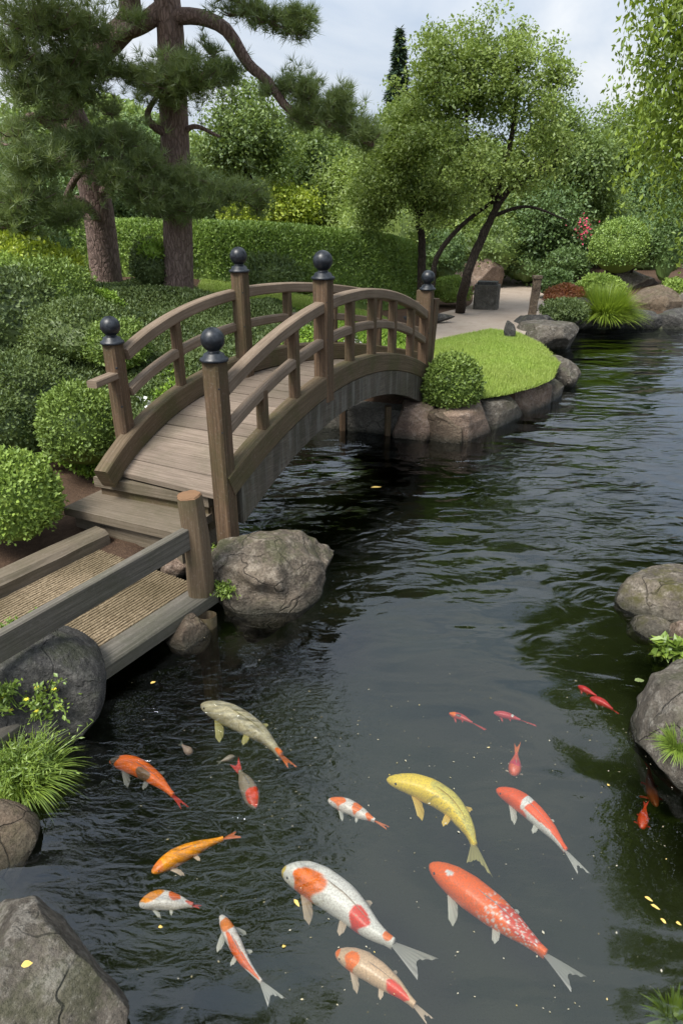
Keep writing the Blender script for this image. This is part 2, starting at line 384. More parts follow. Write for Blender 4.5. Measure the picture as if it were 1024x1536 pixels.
amp_mid = t.math('MULTIPLY', calm, t.math('MULTIPLY_ADD', far, .75, .25))
patch = t.ramp(t.noise(o, .7, 3, .5), [(.42, .05), (.6, 1.0)])
h = t.math('MULTIPLY', broad, t.math('MULTIPLY_ADD', calm, .05, .012))
h = t.math('ADD', h, t.math('MULTIPLY', mid, t.math('MULTIPLY', t.math('MULTIPLY', amp_mid, t.math('MULTIPLY_ADD', patch, .75, .3)), .031)))
h = t.math('ADD', h, t.math('MULTIPLY', small, t.math('MULTIPLY', patch, t.math('MULTIPLY', t.math('MULTIPLY_ADD', far, .8, .2), .0035))))
h = t.math('ADD', h, t.math('MULTIPLY', chop, t.math('MULTIPLY', zl, .0105)))
nb = t.bump(h, 1.0, 1.0)
fr = t.new('ShaderNodeFresnel'); fr.inputs['IOR'].default_value = 1.68; t.link(nb, fr.inputs['Normal'])
gl = t.new('ShaderNodeBsdfGlossy'); gl.inputs['Roughness'].default_value = .012; t.link(nb, gl.inputs['Normal']); gl.inputs['Color'].default_value = (.88,.94,1,1)
tr = t.new('ShaderNodeBsdfTransparent'); tr.inputs[0].default_value = (.97,.98,.97,1)
mx = t.new('ShaderNodeMixShader'); t.link(fr.outputs[0], mx.inputs[0]); t.link(tr.outputs[0], mx.inputs[1]); t.link(gl.outputs[0], mx.inputs[2])
t.link(mx.outputs[0], t.out.inputs[0])
va = t.new('ShaderNodeVolumeAbsorption'); va.inputs['Density'].default_value = 2.3; va.inputs['Color'].default_value = (.6,.64,.5,1)
t.link(va.outputs[0], t.out.inputs['Volume']); M['water'] = t.m
mbw = MB(); hexa(mbw, [(-2.2,-.2,-1.2),(14,-.2,-1.2),(14,15,-1.2),(-2.2,15,-1.2),(-2.2,-.2,0),(14,-.2,0),(14,15,0),(-2.2,15,0)])
wo = mesh('pond_water', np.vstack(mbw.v), mbw.f, M['water'], origin=(0,0,0)); tag(wo, kind='structure')

# path and lawn sheets
def strip(name, centre, widths, mat, lift, cross=9, n=60, origin=(0,0,0)):
    C = smooth_path(centre, n); w = np.interp(np.linspace(0,1,n), np.linspace(0,1,len(widths)), widths)
    T = norm(np.gradient(C, axis=0)); sd = np.stack([T[:,1], -T[:,0]], -1)
    u = np.linspace(-1, 1, cross); X = C[:,None,0]+sd[:,None,0]*u*w[:,None]/2; Y = C[:,None,1]+sd[:,None,1]*u*w[:,None]/2
    Z = land(X, Y)+lift; i = (np.arange(n-1)[:,None]*cross+np.arange(cross-1)[None,:])
    Fq = np.stack([i, i+1, i+cross+1, i+cross], -1).reshape(-1,4)
    return mesh(name, np.stack([X,Y,Z],-1).reshape(-1,3), Fq, mat, smooth=True, origin=origin)
t = NT('path_gravel'); o = t.coord(); n1 = t.noise(o, 1.1, 5, .6); n2 = t.noise(o, 90, 4, .8)
c = t.mix(t.ramp(n1, [(.3,0.0),(.7,1.0)]), (.3,.245,.2), (.4,.34,.285)); c = t.mix(t.ramp(n2, [(.5,0.0),(.68,.6)]), c, (.2,.165,.13)); c = t.mix(t.ramp(t.noise(o, 5, 6, .7), [(.52,0.0),(.7,.5)]), c, (.2,.16,.115))
t.principled(c, .9, t.bump(n2, .4, .01), .15); M['path'] = t.m
pth = [W(665,555,.32)[:2]+[.2,.3], W(690,495,.34)[:2], W(735,470,.36)[:2], W(770,452,.4)[:2], (4.4,19), (5.5,24)]
tag(strip('path', pth, [1.3,2.2,2.1,1.9,1.6,1.5], M['path'], .016, 13, 90), kind='structure')
t = NT('turf'); o = t.coord(); n1 = t.noise(o, 1.6, 5, .6); n2 = t.noise(o, 60, 4, .8)
c = t.mix(t.ramp(n1, [(.3,0.0),(.7,1.0)]), (.2,.26,.05), (.3,.35,.09)); c = t.mix(t.ramp(n2, [(.5,0.0),(.7,.7)]), c, (.06,.1,.012))
t.principled(c, .95, t.bump(n2, .6, .02), .1); M['turf'] = t.m

def in_poly(P, poly):
    X, Y = P[:,0], P[:,1]; ins = np.zeros(len(P), bool); A = np.asarray(poly); B = np.roll(A, -1, 0)
    for (ax, ay), (bx, by) in zip(A, B):
        ins ^= ((ay > Y) != (by > Y)) & (X < (bx-ax)*(Y-ay)/(by-ay+1e-12)+ax)
    return ins
def blades(name, poly, n, L, Wd, mat, seed, zf=land, lean=.5, obj_kind='stuff', label=None, cat=None, thr=None):
    r = np.random.default_rng(seed); A = np.asarray(poly); lo, hi = A.min(0), A.max(0)
    P = r.uniform(lo, hi, (n, 2)); P = P[in_poly(P, poly)]
    if thr is not None: P = P[thr(P)]
    m = len(P); Z = zf(P[:,0], P[:,1]); base = np.stack([P[:,0], P[:,1], Z-.004], -1)
    th = r.uniform(0, 2*PI, m); sd = np.stack([np.cos(th), np.sin(th), 0*th], -1)
    dr = norm(np.stack([r.normal(0, lean, m), r.normal(0, lean, m), np.ones(m)], -1)); l = L*r.uniform(.5, 1.25, m)[:,None]
    V = np.stack([base-sd*Wd/2, base+sd*Wd/2, base+dr*l], 1).reshape(-1,3)
    o = mesh(name, V, np.arange(3*m).reshape(-1,3), mat, origin=(0,0,0)); return tag(o, label, cat, kind=obj_kind)

# lawn on the point beyond the bridge (domed)
lawn_poly = [W(*p, .3)[:2] for p in [(652,552),(690,600),(722,602),(760,596),(800,585),(826,574),(838,550),(812,522),(775,503),(735,498),(690,507),(650,516)]]
def lawn_z(X, Y):
    P = np.stack([np.ravel(X), np.ravel(Y)], -1); A = np.asarray(lawn_poly); B = np.roll(A, -1, 0); d = np.full(len(P), 1e9)
    for (ax, ay), (bx, by) in zip(A, B):
        ex, ey = bx-ax, by-ay; tt = np.clip(((P[:,0]-ax)*ex+(P[:,1]-ay)*ey)/(ex*ex+ey*ey), 0, 1)
        d = np.minimum(d, np.hypot(P[:,0]-ax-tt*ex, P[:,1]-ay-tt*ey))
    ins = in_poly(P, lawn_poly)
    return (land(P[:,0], P[:,1]) + np.where(ins, .03+.03*sst(d, 0, .7), -.03)).reshape(np.shape(X))
lx = np.arange(1.0, 3.9, .05); ly = np.arange(7.0, 12.2, .05); LX, LY = np.meshgrid(lx, ly); LZ = lawn_z(LX, LY)
ins = in_poly(np.stack([LX.ravel(), LY.ravel()], -1), lawn_poly).reshape(LX.shape)
a_, b_ = len(lx), len(ly); I = (np.arange(b_-1)[:,None]*a_+np.arange(a_-1)[None,:])
keep = (ins[:-1,:-1] & ins[1:,:-1] & ins[:-1,1:] & ins[1:,1:])
LF = np.stack([I, I+1, I+a_+1, I+a_], -1)[keep]
tag(mesh('lawn', np.stack([LX,LY,LZ],-1).reshape(-1,3), LF, M['turf'], smooth=True, origin=(0,0,0)), kind='structure')
blades('lawn_grass', lawn_poly, 150000, .06, .011, M['grass'], 5, lawn_z, label='bright short mown grass on the rounded point beyond the bridge', cat='grass')
# lawn strip in front of the hedge
strip_poly = [(-2.6,12.6),(-1.2,12.2),(-.2,12.6),(.9,13.2),(.7,14.2),(-2.8,14.2)]
blades('grass_strip', strip_poly, 60000, .06, .014, M['grass'], 6, land, label='light green grass strip in front of the long hedge', cat='grass')

# ------------------------------------------------------------ leaves
def leaf_quads(P, Dr, N, L, Wd, fold=.15):
    Dr = norm(Dr); sd = norm(np.cross(Dr, N)); Nn = np.cross(sd, Dr)
    L = np.asarray(L)[:,None] if np.ndim(L) else L; Wd = np.asarray(Wd)[:,None] if np.ndim(Wd) else Wd
    V = np.stack([P, P+Dr*L*.45+sd*Wd*.5+Nn*Wd*fold, P+Dr*L, P+Dr*L*.45-sd*Wd*.5+Nn*Wd*fold], 1)
    return V.reshape(-1, 3)
def quads(n): return np.arange(4*n).reshape(-1, 4)
def uvsphere(c, r, n=24, m=16, lump=None, amp=0, zmin=None):
    th = np.linspace(0, 2*PI, n, endpoint=False); ph = np.linspace(0, PI, m)
    d = np.stack([np.sin(ph)[:,None]*np.cos(th), np.sin(ph)[:,None]*np.sin(th), np.repeat(np.cos(ph)[:,None], n, 1)], -1).reshape(-1,3)
    k = 1+(amp*lump(d*2) if lump else 0)
    V = np.asarray(c)+d*np.asarray(r)*(k[:,None] if lump else 1)
    i = np.arange(m-1)[:,None]; j = np.arange(n)[None,:]; j2 = (j+1) % n
    return V, np.stack([i*n+j, i*n+j2, (i+1)*n+j2, (i+1)*n+j], -1).reshape(-1,4)
def shrub(name, label, cat, c, r, n, L, Wd, mat, seed, lump=.1, group=None, core=.9, flat=0, shag=.05, stems=True, matcore=None, parent=None):
    """dense shrub: leaves all over a lumpy ellipsoid, several layers deep"""
    rr = np.random.default_rng(seed); f = sines(seed, 9, (2, 8)); c = np.asarray(c, float); r = np.asarray(r, float)
    d = norm(rr.normal(size=(n, 3))); d[:,2] = np.where(d[:,2] < -.55, -d[:,2], d[:,2])
    k = 1+lump*f(d*2); dep = 1-np.abs(rr.normal(0, shag, n))*1.6+rr.normal(0, shag*.35, n)
    dep = np.where(rr.uniform(0,1,n) < .03, rr.uniform(1.02, 1.12, n), dep)
    P = c+d*r*(k*dep)[:,None]; nrm = norm(d/r)
    Dr = nrm*.7+rr.normal(0, .75, (n,3))+np.array([0,0,.25]); N = nrm+rr.normal(0, .55, (n,3))
    s = rr.uniform(.6, 1.3, n)
    V = leaf_quads(P, Dr, N, L*s, Wd*s); Fq = quads(n)
    Vc, Fc = uvsphere(c, r*core*.97, 28, 18, f, lump)
    V = np.vstack([V, Vc]); Fq = np.vstack([Fq, Fc+4*n])
    if parent is not None: return mesh(name, V, Fq, mat, parent)
    return tag(mesh(name, V, Fq, mat, origin=(c[0], c[1], c[2]-r[2])), label, cat, group)

def clumps_leaves(C, R, per, L, Wd, seed, droop=.0, shell=.5, flatten=.75):
    rr = np.random.default_rng(seed); Ps, Os = [], []
    for c, r in zip(C, R):
        m = int(per*rr.uniform(.7, 1.3)); d = norm(rr.normal(size=(m, 3)))
        rad = rr.uniform(0, 1, m)**shell; k = 1+.35*np.sin(d@rr.normal(0, 3, 3)+rr.uniform(0, 6))
        off = d*rad[:,None]*r*k[:,None]; off[:,2] *= flatten; Ps.append(c+off); Os.append(norm(off))
    P = np.vstack(Ps); O = np.vstack(Os); n = len(P)
    Dr = O*.6+rr.normal(0, .8, (n,3))+np.array([0,0,-droop]); N = O*.5+np.array([0,0,.7])+rr.normal(0, .6, (n,3))
    s = rr.uniform(.55, 1.3, n)
    return leaf_quads(P, Dr, N, L*s, Wd*s), n

class Tree:
    def __init__(s, name, base, label, cat, bark, group=None):
        s.root = thing(name, base, label, cat, group); s.V = []; s.F = []; s.n = 0; s.bark = bark; s.nodes = []; s.rads = []
    def limb(s, pts, r0, r1, n=16, sides=8, jit=0, seed=0, store=True):
        P = smooth_path(pts, n)
        if jit: P[1:-1] += np.random.default_rng(seed).normal(0, jit, (n-2, 3))
        R = np.linspace(r0, r1, n); V, Fq = tube_np(P, R, sides); s.V.append(V); s.F.append(Fq+s.n); s.n += len(V)
        if store: s.nodes.extend(P[n//4:]); s.rads.extend(R[n//4:])
    def twig_to(s, c, r=.02, seed=0, sides=5):
        N = np.array(s.nodes); d = np.linalg.norm(N-c, axis=1)+np.maximum(0, N[:,2]-c[2])*.8; i = int(np.argmin(d)); a = N[i]
        rr = np.random.default_rng(seed); m = (a+c)/2+rr.normal(0, .08, 3)*np.linalg.norm(c-a)+np.array([0,0,.06*np.linalg.norm(c-a)])
        r0 = min(s.rads[i]*.7, r+.012*np.linalg.norm(c-a)); s.limb([a, m, c], r0, .006, 7, sides, store=False)
        s.nodes.extend([m, c]); s.rads.extend([r0*.7, .01])
    def finish(s, Vl, Fl, mat, crown='crown'):
        mesh('trunk', np.vstack(s.V), np.vstack(s.F), s.bark, s.root, smooth=True)
        if Vl is not None: mesh(crown, Vl, Fl, mat, s.root)
        return s.root

def crown_points(ells, n, seed, shell=.45):
    """n clump centres spread over ellipsoids given as (centre, radii)"""
    rr = np.random.default_rng(seed); vol = np.array([np.prod(e[1])**.7 for e in ells]); vol /= vol.sum(); out = []
    for (c, r), v in zip(ells, vol):
        m = max(3, int(round(n*v))); d = norm(rr.normal(size=(m, 3))); rad = rr.uniform(0, 1, m)**shell
        out.append(np.asarray(c)+d*rad[:,None]*np.asarray(r))
    return np.vstack(out)
def E(px, py, Y, rx, ry, depth=.8):
    s = S(px, py, Y); return (D(px, py, Y), (rx*s, rx*s*depth, ry*s))

def broadleaf(name, label, base, trunk, ells, nclump, per, L, Wd, mat, seed, bark='bark_dark', cr=(.3, .5), r0=.12, limbs=(), group=None, droop=.1, cat='tree', shell=.45):
    T = Tree(name, base, label, cat, M[bark], group)
    T.limb(trunk, r0, r0*.4, 20, 10, jit=.01, seed=seed)
    for (pts, a, b) in limbs: T.limb(pts, a, b, 16, 8)
    C = crown_points(ells, nclump, seed, shell); R = np.random.default_rng(seed+1).uniform(*cr, len(C))
    for i in np.argsort([np.min(np.linalg.norm(np.array(T.nodes)-c, axis=1)) for c in C]): T.twig_to(C[i], .016, seed+int(i))
    V, n = clumps_leaves(C, R, per, L, Wd, seed+2, droop)
    return T.finish(V, quads(n), M[mat])

# ------------------------------------------------------------ rocks
import bmesh
_ico = {}
def ico(sub):
    if sub not in _ico:
        bm = bmesh.new(); bmesh.ops.create_icosphere(bm, subdivisions=sub, radius=1)
        _ico[sub] = (np.array([v.co[:] for v in bm.verts]), np.array([[v.index for v in f.verts] for f in bm.faces])); bm.free()
    return _ico[sub]
def rock(name, label, c, r, mat, seed, sub=5, facets=14, rough=.1, boxy=0, rot=0, cat='rock', group=None, parent=None, cut=(.62, .92)):
    V0, Fc = ico(sub); rr = np.random.default_rng(seed); d = V0.copy()
    if boxy: d = np.sign(d)*np.abs(d)**(1-boxy); d = d/np.abs(d).max()*1.0
    for _ in range(facets):
        nrm = norm(rr.normal(size=3)); k = rr.uniform(*cut); h = d@nrm
        d = d-np.outer(np.maximum(h-k, 0)*.93, nrm)
    f1 = sines(seed+1, 10, (2, 5)); f2 = sines(seed+2, 14, (6, 14)); f3 = sines(seed+3, 22, (18, 40)); nd = norm(d)
    d = d*(1+rough*(f1(d)*1.7+f2(d)*.8-1.1*np.abs(f2(d*.6+.5))-.5*np.abs(f3(d*.5))+f3(d)*.4))[:,None]
    V = d*np.asarray(r, float); ca, sa = math.cos(rot), math.sin(rot)
    V = np.stack([V[:,0]*ca-V[:,1]*sa, V[:,0]*sa+V[:,1]*ca, V[:,2]], -1)+np.asarray(c)
    o = mesh(name, V, Fc, M[mat], parent, smooth=True, origin=(c[0], c[1], c[2]-r[2]))
    return o if parent is not None else tag(o, label, cat, group)

# ============================================================ THE BRIDGE
RA = np.array([-.77, 4.1]); RB = np.array([.91, 7.4])
LA, LM, LB = np.array([-1.64, 4.58]), np.array([-.90, 5.98]), np.array([.95, 8.12])
def Rr(u): return RA+(RB-RA)*u
def Lr(u):                             # quadratic through three points at u = 0, .43, 1
    m = .43; a = (u-m)*(u-1)/(m); b = u*(u-1)/(m*(m-1)); c = u*(u-m)/(1-m)
    return LA*a+LM*b+LB*c
def kz(u): return .70+.40*(1-(2*u-1)**2)
bridge = thing('footbridge', (Rr(.5)[0], Rr(.5)[1], 0), 'arched weathered wooden footbridge with black ball finials on its posts, crossing the koi pond', 'bridge')
def arc(fn, u0, u1, dz, off=0, n=26):
    out = []
    for u in np.linspace(u0, u1, n):
        p = fn(u); q = fn(u+.01)-fn(u-.01); q = q/np.linalg.norm(q); s = np.array([q[1], -q[0]]); p = p+s*off
        out.append((p[0], p[1], kz(u)+dz))
    return np.array(out)
mb = MB(); n = 25; us = np.linspace(-.002, 1.02, n+1)
rd = random.Random(2)
for i in range(n):
    g = .0013; u0, u1 = us[i]+g, us[i+1]-g; z0, z1 = kz(u0)-.17, kz(u1)-.17; j = rd.uniform(-.003, .003)
    a, b = Rr(u0), Rr(u1); c_, d_ = Lr(u1), Lr(u0); th = .035
    hexa(mb, [(*a,z0-th+j),(*b,z1-th+j),(*c_,z1-th+j),(*d_,z0-th+j),(*a,z0+j),(*b,z1+j),(*c_,z1+j),(*d_,z0+j)], (RA-LA).tolist()+[0])
mb.build('deck', M['deck'], bridge)
for fn, u0, sgn in ((Rr, .0, 1), (Lr, -.05, -1)):
    mb = MB(); sweep(mb, arc(fn, u0, 1.0, -.085, 0), .112, .17, ch=.012); mb.build('kerb_beam', M['kerb'], bridge)
    mb = MB(); n = 36; q0 = .03
    for i in range(n):
        u = q0+(1-q0)*i/n; v = q0+(1-q0)*(i+1)/n
        (ax, ay, az), (bx, by, bz) = arc(fn, u, v, -.171, sgn*.05, 2); (cx, cy, _), (dx, dy, _) = arc(fn, u, v, 0, -sgn*.03, 2)
        def low(w): return kz(w)-.171-(.215+.07*(2*w-1)**2)
        hexa(mb, [(ax,ay,low(u)),(bx,by,low(v)),(dx,dy,low(v)),(cx,cy,low(u)),(ax,ay,az),(bx,by,bz),(dx,dy,bz),(cx,cy,az)], [bx-ax, by-ay, 0])
    mb.build('side_panel', M['panel'], bridge)
# underside joists
mb = MB()
for k in (.3, .6):
    sweep(mb, arc(lambda u: Rr(u)*(1-k)+Lr(u)*k, 0.17, .98, -.30, 0), .08, .18)
mb.build('joists', M['post'], bridge)
# ends, posts
def post_xy(fn, u, off):
    return arc(fn, u, u+.001, 0, off, 2)[0]
def square_post(x, y, z0, z1, w, ang, finial=True, lean=0):
    mb = MB(); up = (math.cos(ang), math.sin(ang), 0)
    sweep(mb, smooth_path([(x+lean, y, z0), (x, y, z1)], 6), w, w, up, .014); p = mb.build('post', M['post'], bridge)
    if finial:
        m2 = MB(); k = w/.138
        lathe(m2, [(.0,0),(.098*k,0),(.102*k,.008),(.098*k,.018),(.078*k,.026),(.07*k,.045),(.05*k,.052),(.04*k,.062),(.042*k,.075)]+
              [(.083*k*math.sin(a), .145*k-.083*k*math.cos(a)) for a in np.linspace(.55, PI-.03, 18)], (x, y, z1), 32)
        m2.build('finial', M['black'], p, smooth=True)
        for hb in (.16, .44):
            q = np.array([x, y, z1-hb])+np.array([.35, -.94, 0])*w*.56; Vb, Fb = uvsphere(q, (.012,.009,.012), 12, 8); mesh('bolt', Vb, Fb, M['black'], p, smooth=True)
ang = math.atan2(RB[1]-RA[1], RB[0]-RA[0])
square_post(-.78, 4.11, .16, 1.44, .122, ang)
x, y, z = post_xy(Rr, .375, .0); square_post(x, y, .86, 1.80, .125, ang)
x, y, z = post_xy(Rr, 1.0, .0); square_post(x, y, .2, 1.50, .12, ang)
x, y, z = post_xy(Lr, .06, -.05); square_post(x, y, .15, 1.42, .115, ang)
x, y, z = post_xy(Lr, .43, .05); square_post(x, y, .82, 1.80, .12, ang)
x, y, z = post_xy(Lr, 1.0, 0); square_post(x, y, .2, 1.42, .13, ang, False)
x, y, z = post_xy(Rr, 1.035, .0); square_post(x+.02, y, .2, 1.4, .12, ang, False, lean=-.06)
# handrails / mid rails in bays
def rails(fn, spans, dz, w, h, name, off=0):
    for (u0, u1) in spans:
        mb = MB(); sweep(mb, arc(fn, u0, u1, dz, off, 18), w, h, ch=.01); mb.build(name, M['rail'], bridge)
rails(Rr, [(.015, .36), (.39, .985)], .53, .085, .085, 'handrail')
rails(Rr, [(.015, .36), (.39, .985)], .26, .07, .07, 'middle_rail')
rails(Lr, [(.075, .42), (.44, .99)], .53, .085, .085, 'handrail')
rails(Lr, [(.075, .42), (.44, .99)], .26, .07, .07, 'middle_rail')
p0 = arc(Lr, .02, .03, .30, -.03, 2)[0]; mb = MB(); sweep(mb, [D(172,563,4.74), D(138,577,4.5)], .08, .05); mb.build('rail_stub', M['rail'], bridge)
for fn, lst in ((Rr, [(.13,.28),(.25,.54),(.5,.5),(.62,.5),(.75,.5),(.88,.5)]), (Lr, [(.24,.5),(.58,.5),(.72,.5),(.86,.5)])):
    for u, hgt in lst:
        x, y, z = post_xy(fn, u, 0); mb = MB(); sweep(mb, [(x, y, z-.01), (x, y, z+hgt-.01)], .075, .06, (math.cos(ang), math.sin(ang), 0)); mb.build('baluster', M['post'], bridge)
# abutment step boards at the near end
def slab(mb, pts, ztop, th):
    P = np.array([(p[0], p[1]) for p in pts]); n = 4
    ar = sum(P[i][0]*P[(i+1)%4][1]-P[(i+1)%4][0]*P[i][1] for i in range(4))
    if ar < 0: P = P[::-1]
    hexa(mb, [(*p, ztop-th) for p in P]+[(*p, ztop) for p in P], [P[1][0]-P[0][0], P[1][1]-P[0][1], 0])
s2a, s2b = W(140,716,.475)[:2], W(312,747,.475)[:2]; ad = np.array([.454,.891])
mb = MB(); slab(mb, [s2a, s2b, s2b+ad*.36, s2a+ad*.30], .478, .075); mb.build('step', M['step'], bridge)
mb = MB(); e2 = norm(s2b-s2a); slab(mb, [s2a+e2*.03+ad*.03, s2b-e2*.03+ad*.03, s2b-e2*.03+ad*.3, s2a+e2*.03+ad*.3], .402, .2); mb.build('step_riser', M['kerb'], bridge)
s1a, s1b = W(95,761,.335)[:2], W(272,802,.335)[:2]
s1c = W(332,760,.335)[:2]
mb = MB(); slab(mb, [s1a, s1b, s1c, s1a+ad*.48], .335, .06); mb.build('step', M['step'], bridge)
mb = MB(); slab(mb, [s1a+[.05,.05], s1b+[-.02,.04], s1c+[-.04,-.02], s1a+ad*.42], .275, .22); mb.build('step_riser', M['step'], bridge)
# small block beside near post
mb = MB(); bp = W(316,752,.4); sweep(mb, [(bp[0], bp[1], .28), (bp[0], bp[1], .5)], .09, .1, (math.cos(ang), math.sin(ang), 0)); mb.build('end_block', M['log'], bridge)

# ============================================================ WALKWAY beside the pond
wk = thing('boardwalk', (-1.2, 3.4, 0), 'low timber walkway with ribbed matting that leads to the bridge steps', 'walkway')
e0, e1 = W(160,1000,.14)[:2], W(326,888,.14)[:2]; ed = norm(e1-e0); pd = np.array([-ed[1], ed[0]])
e00 = e0-ed*2.6
mb = MB(); sweep(mb, [(*(e00+pd*.08), .105), (*(e1+pd*.08), .105)], .17, .09, ch=.01); mb.build('edge_beam', M['plank'], wk)
# mat: ribbed cords over boards
t = NT('ribbed_mat'); o = t.coord('UV'); sxy = t.new('ShaderNodeSeparateXYZ'); t.link(o, sxy.inputs[0])
n2 = t.noise(t.mapping(o, (30, 42, 1)), 1.5, 4, .7); n1 = t.noise(o, 1.6, 4)
c = t.mix(t.ramp(n2, [(.35,0.0),(.65,1.0)]), (.16,.12,.075), (.36,.285,.19)); c = t.mix(t.ramp(n1, [(.4,0.0),(.65,.7)]), c, (.1,.08,.045))
t.principled(c, .95, t.bump(n2, 1.0, .012), .1); M['mat'] = t.m
wmat = 1.26; nr = 46; pr = []; 
for k in range(nr):
    a = .17+(wmat-.17)*k/nr; b = .17+(wmat-.17)*(k+1)/nr; w_ = b-a
    pr += [(a, .128), (a+w_*.12, .128), (a+w_*.28, .142), (a+w_*.72, .144), (a+w_*.9, .130)]
pr.append((wmat, .128)); pr = np.array(pr)
L0 = e00; Ltot = np.linalg.norm(e1+ed*.12-L0); Ltot -= .12; nl = 90; ls = np.linspace(0, Ltot, nl); rr = np.random.default_rng(4)
V = np.zeros((nl, len(pr), 3)); V[:,:,:2] = L0+ed*ls[:,None,None]+pd*pr[None,:,0:1]; V[:,:,2] = pr[None,:,1]+rr.normal(0, .0012, (nl, len(pr)))
m_ = len(pr); I = (np.arange(nl-1)[:,None]*m_+np.arange(m_-1)[None,:]); Fq = np.stack([I, I+m_, I+m_+1, I+1], -1).reshape(-1,4)
uvv = np.stack([np.repeat(ls[:,None], m_, 1), np.repeat(pr[None,:,0], nl, 0)], -1).reshape(-1,2)
mesh('mat', V.reshape(-1,3), Fq, M['mat'], wk, uvv[Fq.ravel()], smooth=False)
mb = MB(); sweep(mb, [(*(e00+pd*.7), .085), (*(e1+pd*.7), .085)], 1.1, .07); mb.build('deck', M['step'], wk)
# support posts under the edge
rpx = W(300,892,.15)
def logpost(x, y, z0, z1, r, parent, name='post'):
    V, Fq = tube_np(smooth_path([(x, y, z0), (x+.004, y, (z0+z1)/2), (x-.012, y, z1)], 10), [r*1.05]*3+[r]*4+[r*.97]*2+[r*.93], 22)
    th = np.arctan2(V[:,1]-y, V[:,0]-x); V[:,:2] += (np.stack([np.cos(th), np.sin(th)], -1)*(.004*np.sin(th*5)+.003*np.sin(th*11))[:,None])
    n = len(V); uv = [(V[k][2], th[k]*r) for f in Fq for k in f]
    cap = [int(n-22+k) for k in range(22)]
    o = mesh(name, V, [list(map(int, f)) for f in Fq], M['log'], parent, uv, smooth=True)
    Vt = np.vstack([V[-22:]+[0,0,.001], V[-22:]*[1,1,1]+[0,0,.012]]); cc = Vt[22:].mean(0); Vt[22:] = cc+(Vt[22:]-cc)*.9
    Fs = [(k, (k+1)%22, 22+(k+1)%22, 22+k) for k in range(22)]+[tuple(range(22, 44))]
    mesh('cut_top', Vt, Fs, M['logtop'], o, [(Vt[k][0]*3, Vt[k][1]*3) for f in Fs for k in f])
    return o
logpost(rpx[0]-.0, rpx[1]+.03, .15, .79, .075, wk)
mb = MB(); 
a = np.array([rpx[0]-.035, rpx[1]-.02]); sweep(mb, [(*a, .545), (*(a-ed*2.4), .50)], .05, .14, ch=.008); mb.build('rail', M['plank'], wk)
lp = W(308,950,0)
V, Fq = tube_np([(lp[0], lp[1]+.06, -.7), (lp[0], lp[1]+.06, -.2), (lp[0]-.0, lp[1]+.09, .07)], [.06,.058,.056], 14)
mesh('support_leg', V, Fq, M['log'], wk, [(V[k][2], V[k][0]) for f in Fq for k in f], smooth=True)
mb = MB(); k0 = W(152,800,.2)[:2]; k1 = k0-ed*2.6
sweep(mb, smooth_path([(*k0, .17), (*((k0+k1)/2), .175), (*k1, .17)], 14), .17, .15, ch=.03, wobble=.002, seed=3)
tag(mb.build('timber_edging', M['step']), 'worn squared log edging the walkway mat beside the bare soil', 'edging')

# ============================================================ ROCKS
rock('boulder', 'large rough grey-brown boulder in the water at the foot of the bridge', (-.45,3.9,.04), (.57,.44,.40), 'rock_tan', 12, 6, 20, .16, rot=.5, cut=(.62,.9))
rock('boulder', 'smooth dark grey boulder at the pond end of the walkway with flowering sprigs over it', (-1.62,2.62,.10), (.46,.42,.33), 'rock_dark', 21, 6, 12, .06)
rock('boulder', 'small round brown boulder below the grassy tuft at the left edge', (-1.42,1.86,-.03), (.24,.2,.18), 'rock_brown', 33, 6, 9, .06)
rock('boulder', 'huge flat-topped speckled boulder in the bottom left corner of the photo', (-1.0,1.14,.05), (.52,.42,.36), 'rock', 44, 6, 14, .08, rot=.3, cut=(.6,.85))
rock('boulder', 'mossy-topped tan and grey boulder with a pale patch, at the right edge of the pond', (2.2,3.6,.03), (.44,.32,.25), 'rock_mossy', 55, 6, 14, .1)
rock('boulder', 'little half-sunk stone in front of the mossy-topped boulder', (1.86,3.36,-.02), (.14,.12,.1), 'rock_mossy', 56, 5, 10, .1)
rock('boulder', 'second little stone wedged under the mossy-topped boulder at the frame edge', (2.02,3.26,.0), (.12,.1,.12), 'rock_pink', 57, 5, 10, .1)
rock('boulder', 'tall weathered grey boulder on the right edge with a bright grass tuft', (1.76,2.38,.02), (.43,.44,.40), 'rock', 66, 6, 14, .1, rot=.4)
rock('boulder', 'low dark slab leaning at the foot of the tall right-hand boulder', (1.66,2.0,-.02), (.28,.22,.16), 'rock_dark', 67, 5, 14, .08)
rock('boulder', 'rounded stone in the shade under the walkway edge beam', tuple(W(278,962,0)+[0,.08,.0]), (.14,.16,.13), 'rock_brown', 71, 5, 9, .06)
rock('boulder', 'tan stone between walkway mat and round log post', tuple(W(262,848,.06)), (.11,.10,.11), 'rock_pink', 72, 5, 10, .06)
# retaining stones of the grassy point
wall_pts = [W(590,655,0), W(640,660,0), W(690,664,0), W(735,645,0), W(782,622,0), W(822,604,0), W(842,590,0)]
for k, (mt, lab, hgt) in enumerate([
    ('rock_pink','squared reddish wall stone right of the bridge abutment, below the clipped bush',.33),
    ('rock_brown','corner wall stone with brown face jutting furthest into the pond',.30),
    ('rock_pink','pinkish wall stone just right of the wall corner',.30),
    ('rock','long pale-topped wall stone in the middle of the lawn edge',.27),
    ('rock_pink','greyish-pink wall stone near the tip of the lawn',.26),
    ('rock','small orange-tinged wall stone at the tip of the lawn',.22)]):
    a, b = wall_pts[k], wall_pts[k+1]; m = (a+b)/2; L_ = np.linalg.norm(b-a); an = math.atan2(b[1]-a[1], b[0]-a[0]); nv = np.array([-math.sin(an), math.cos(an)])*.17
    rock('wall_stone', lab, (m[0]+nv[0], m[1]+nv[1], hgt-.3), (L_*.57, .21, .31), mt, 80+k, 5, 8, .05, boxy=.82, rot=an, cat='stone', cut=(.95,1.15))
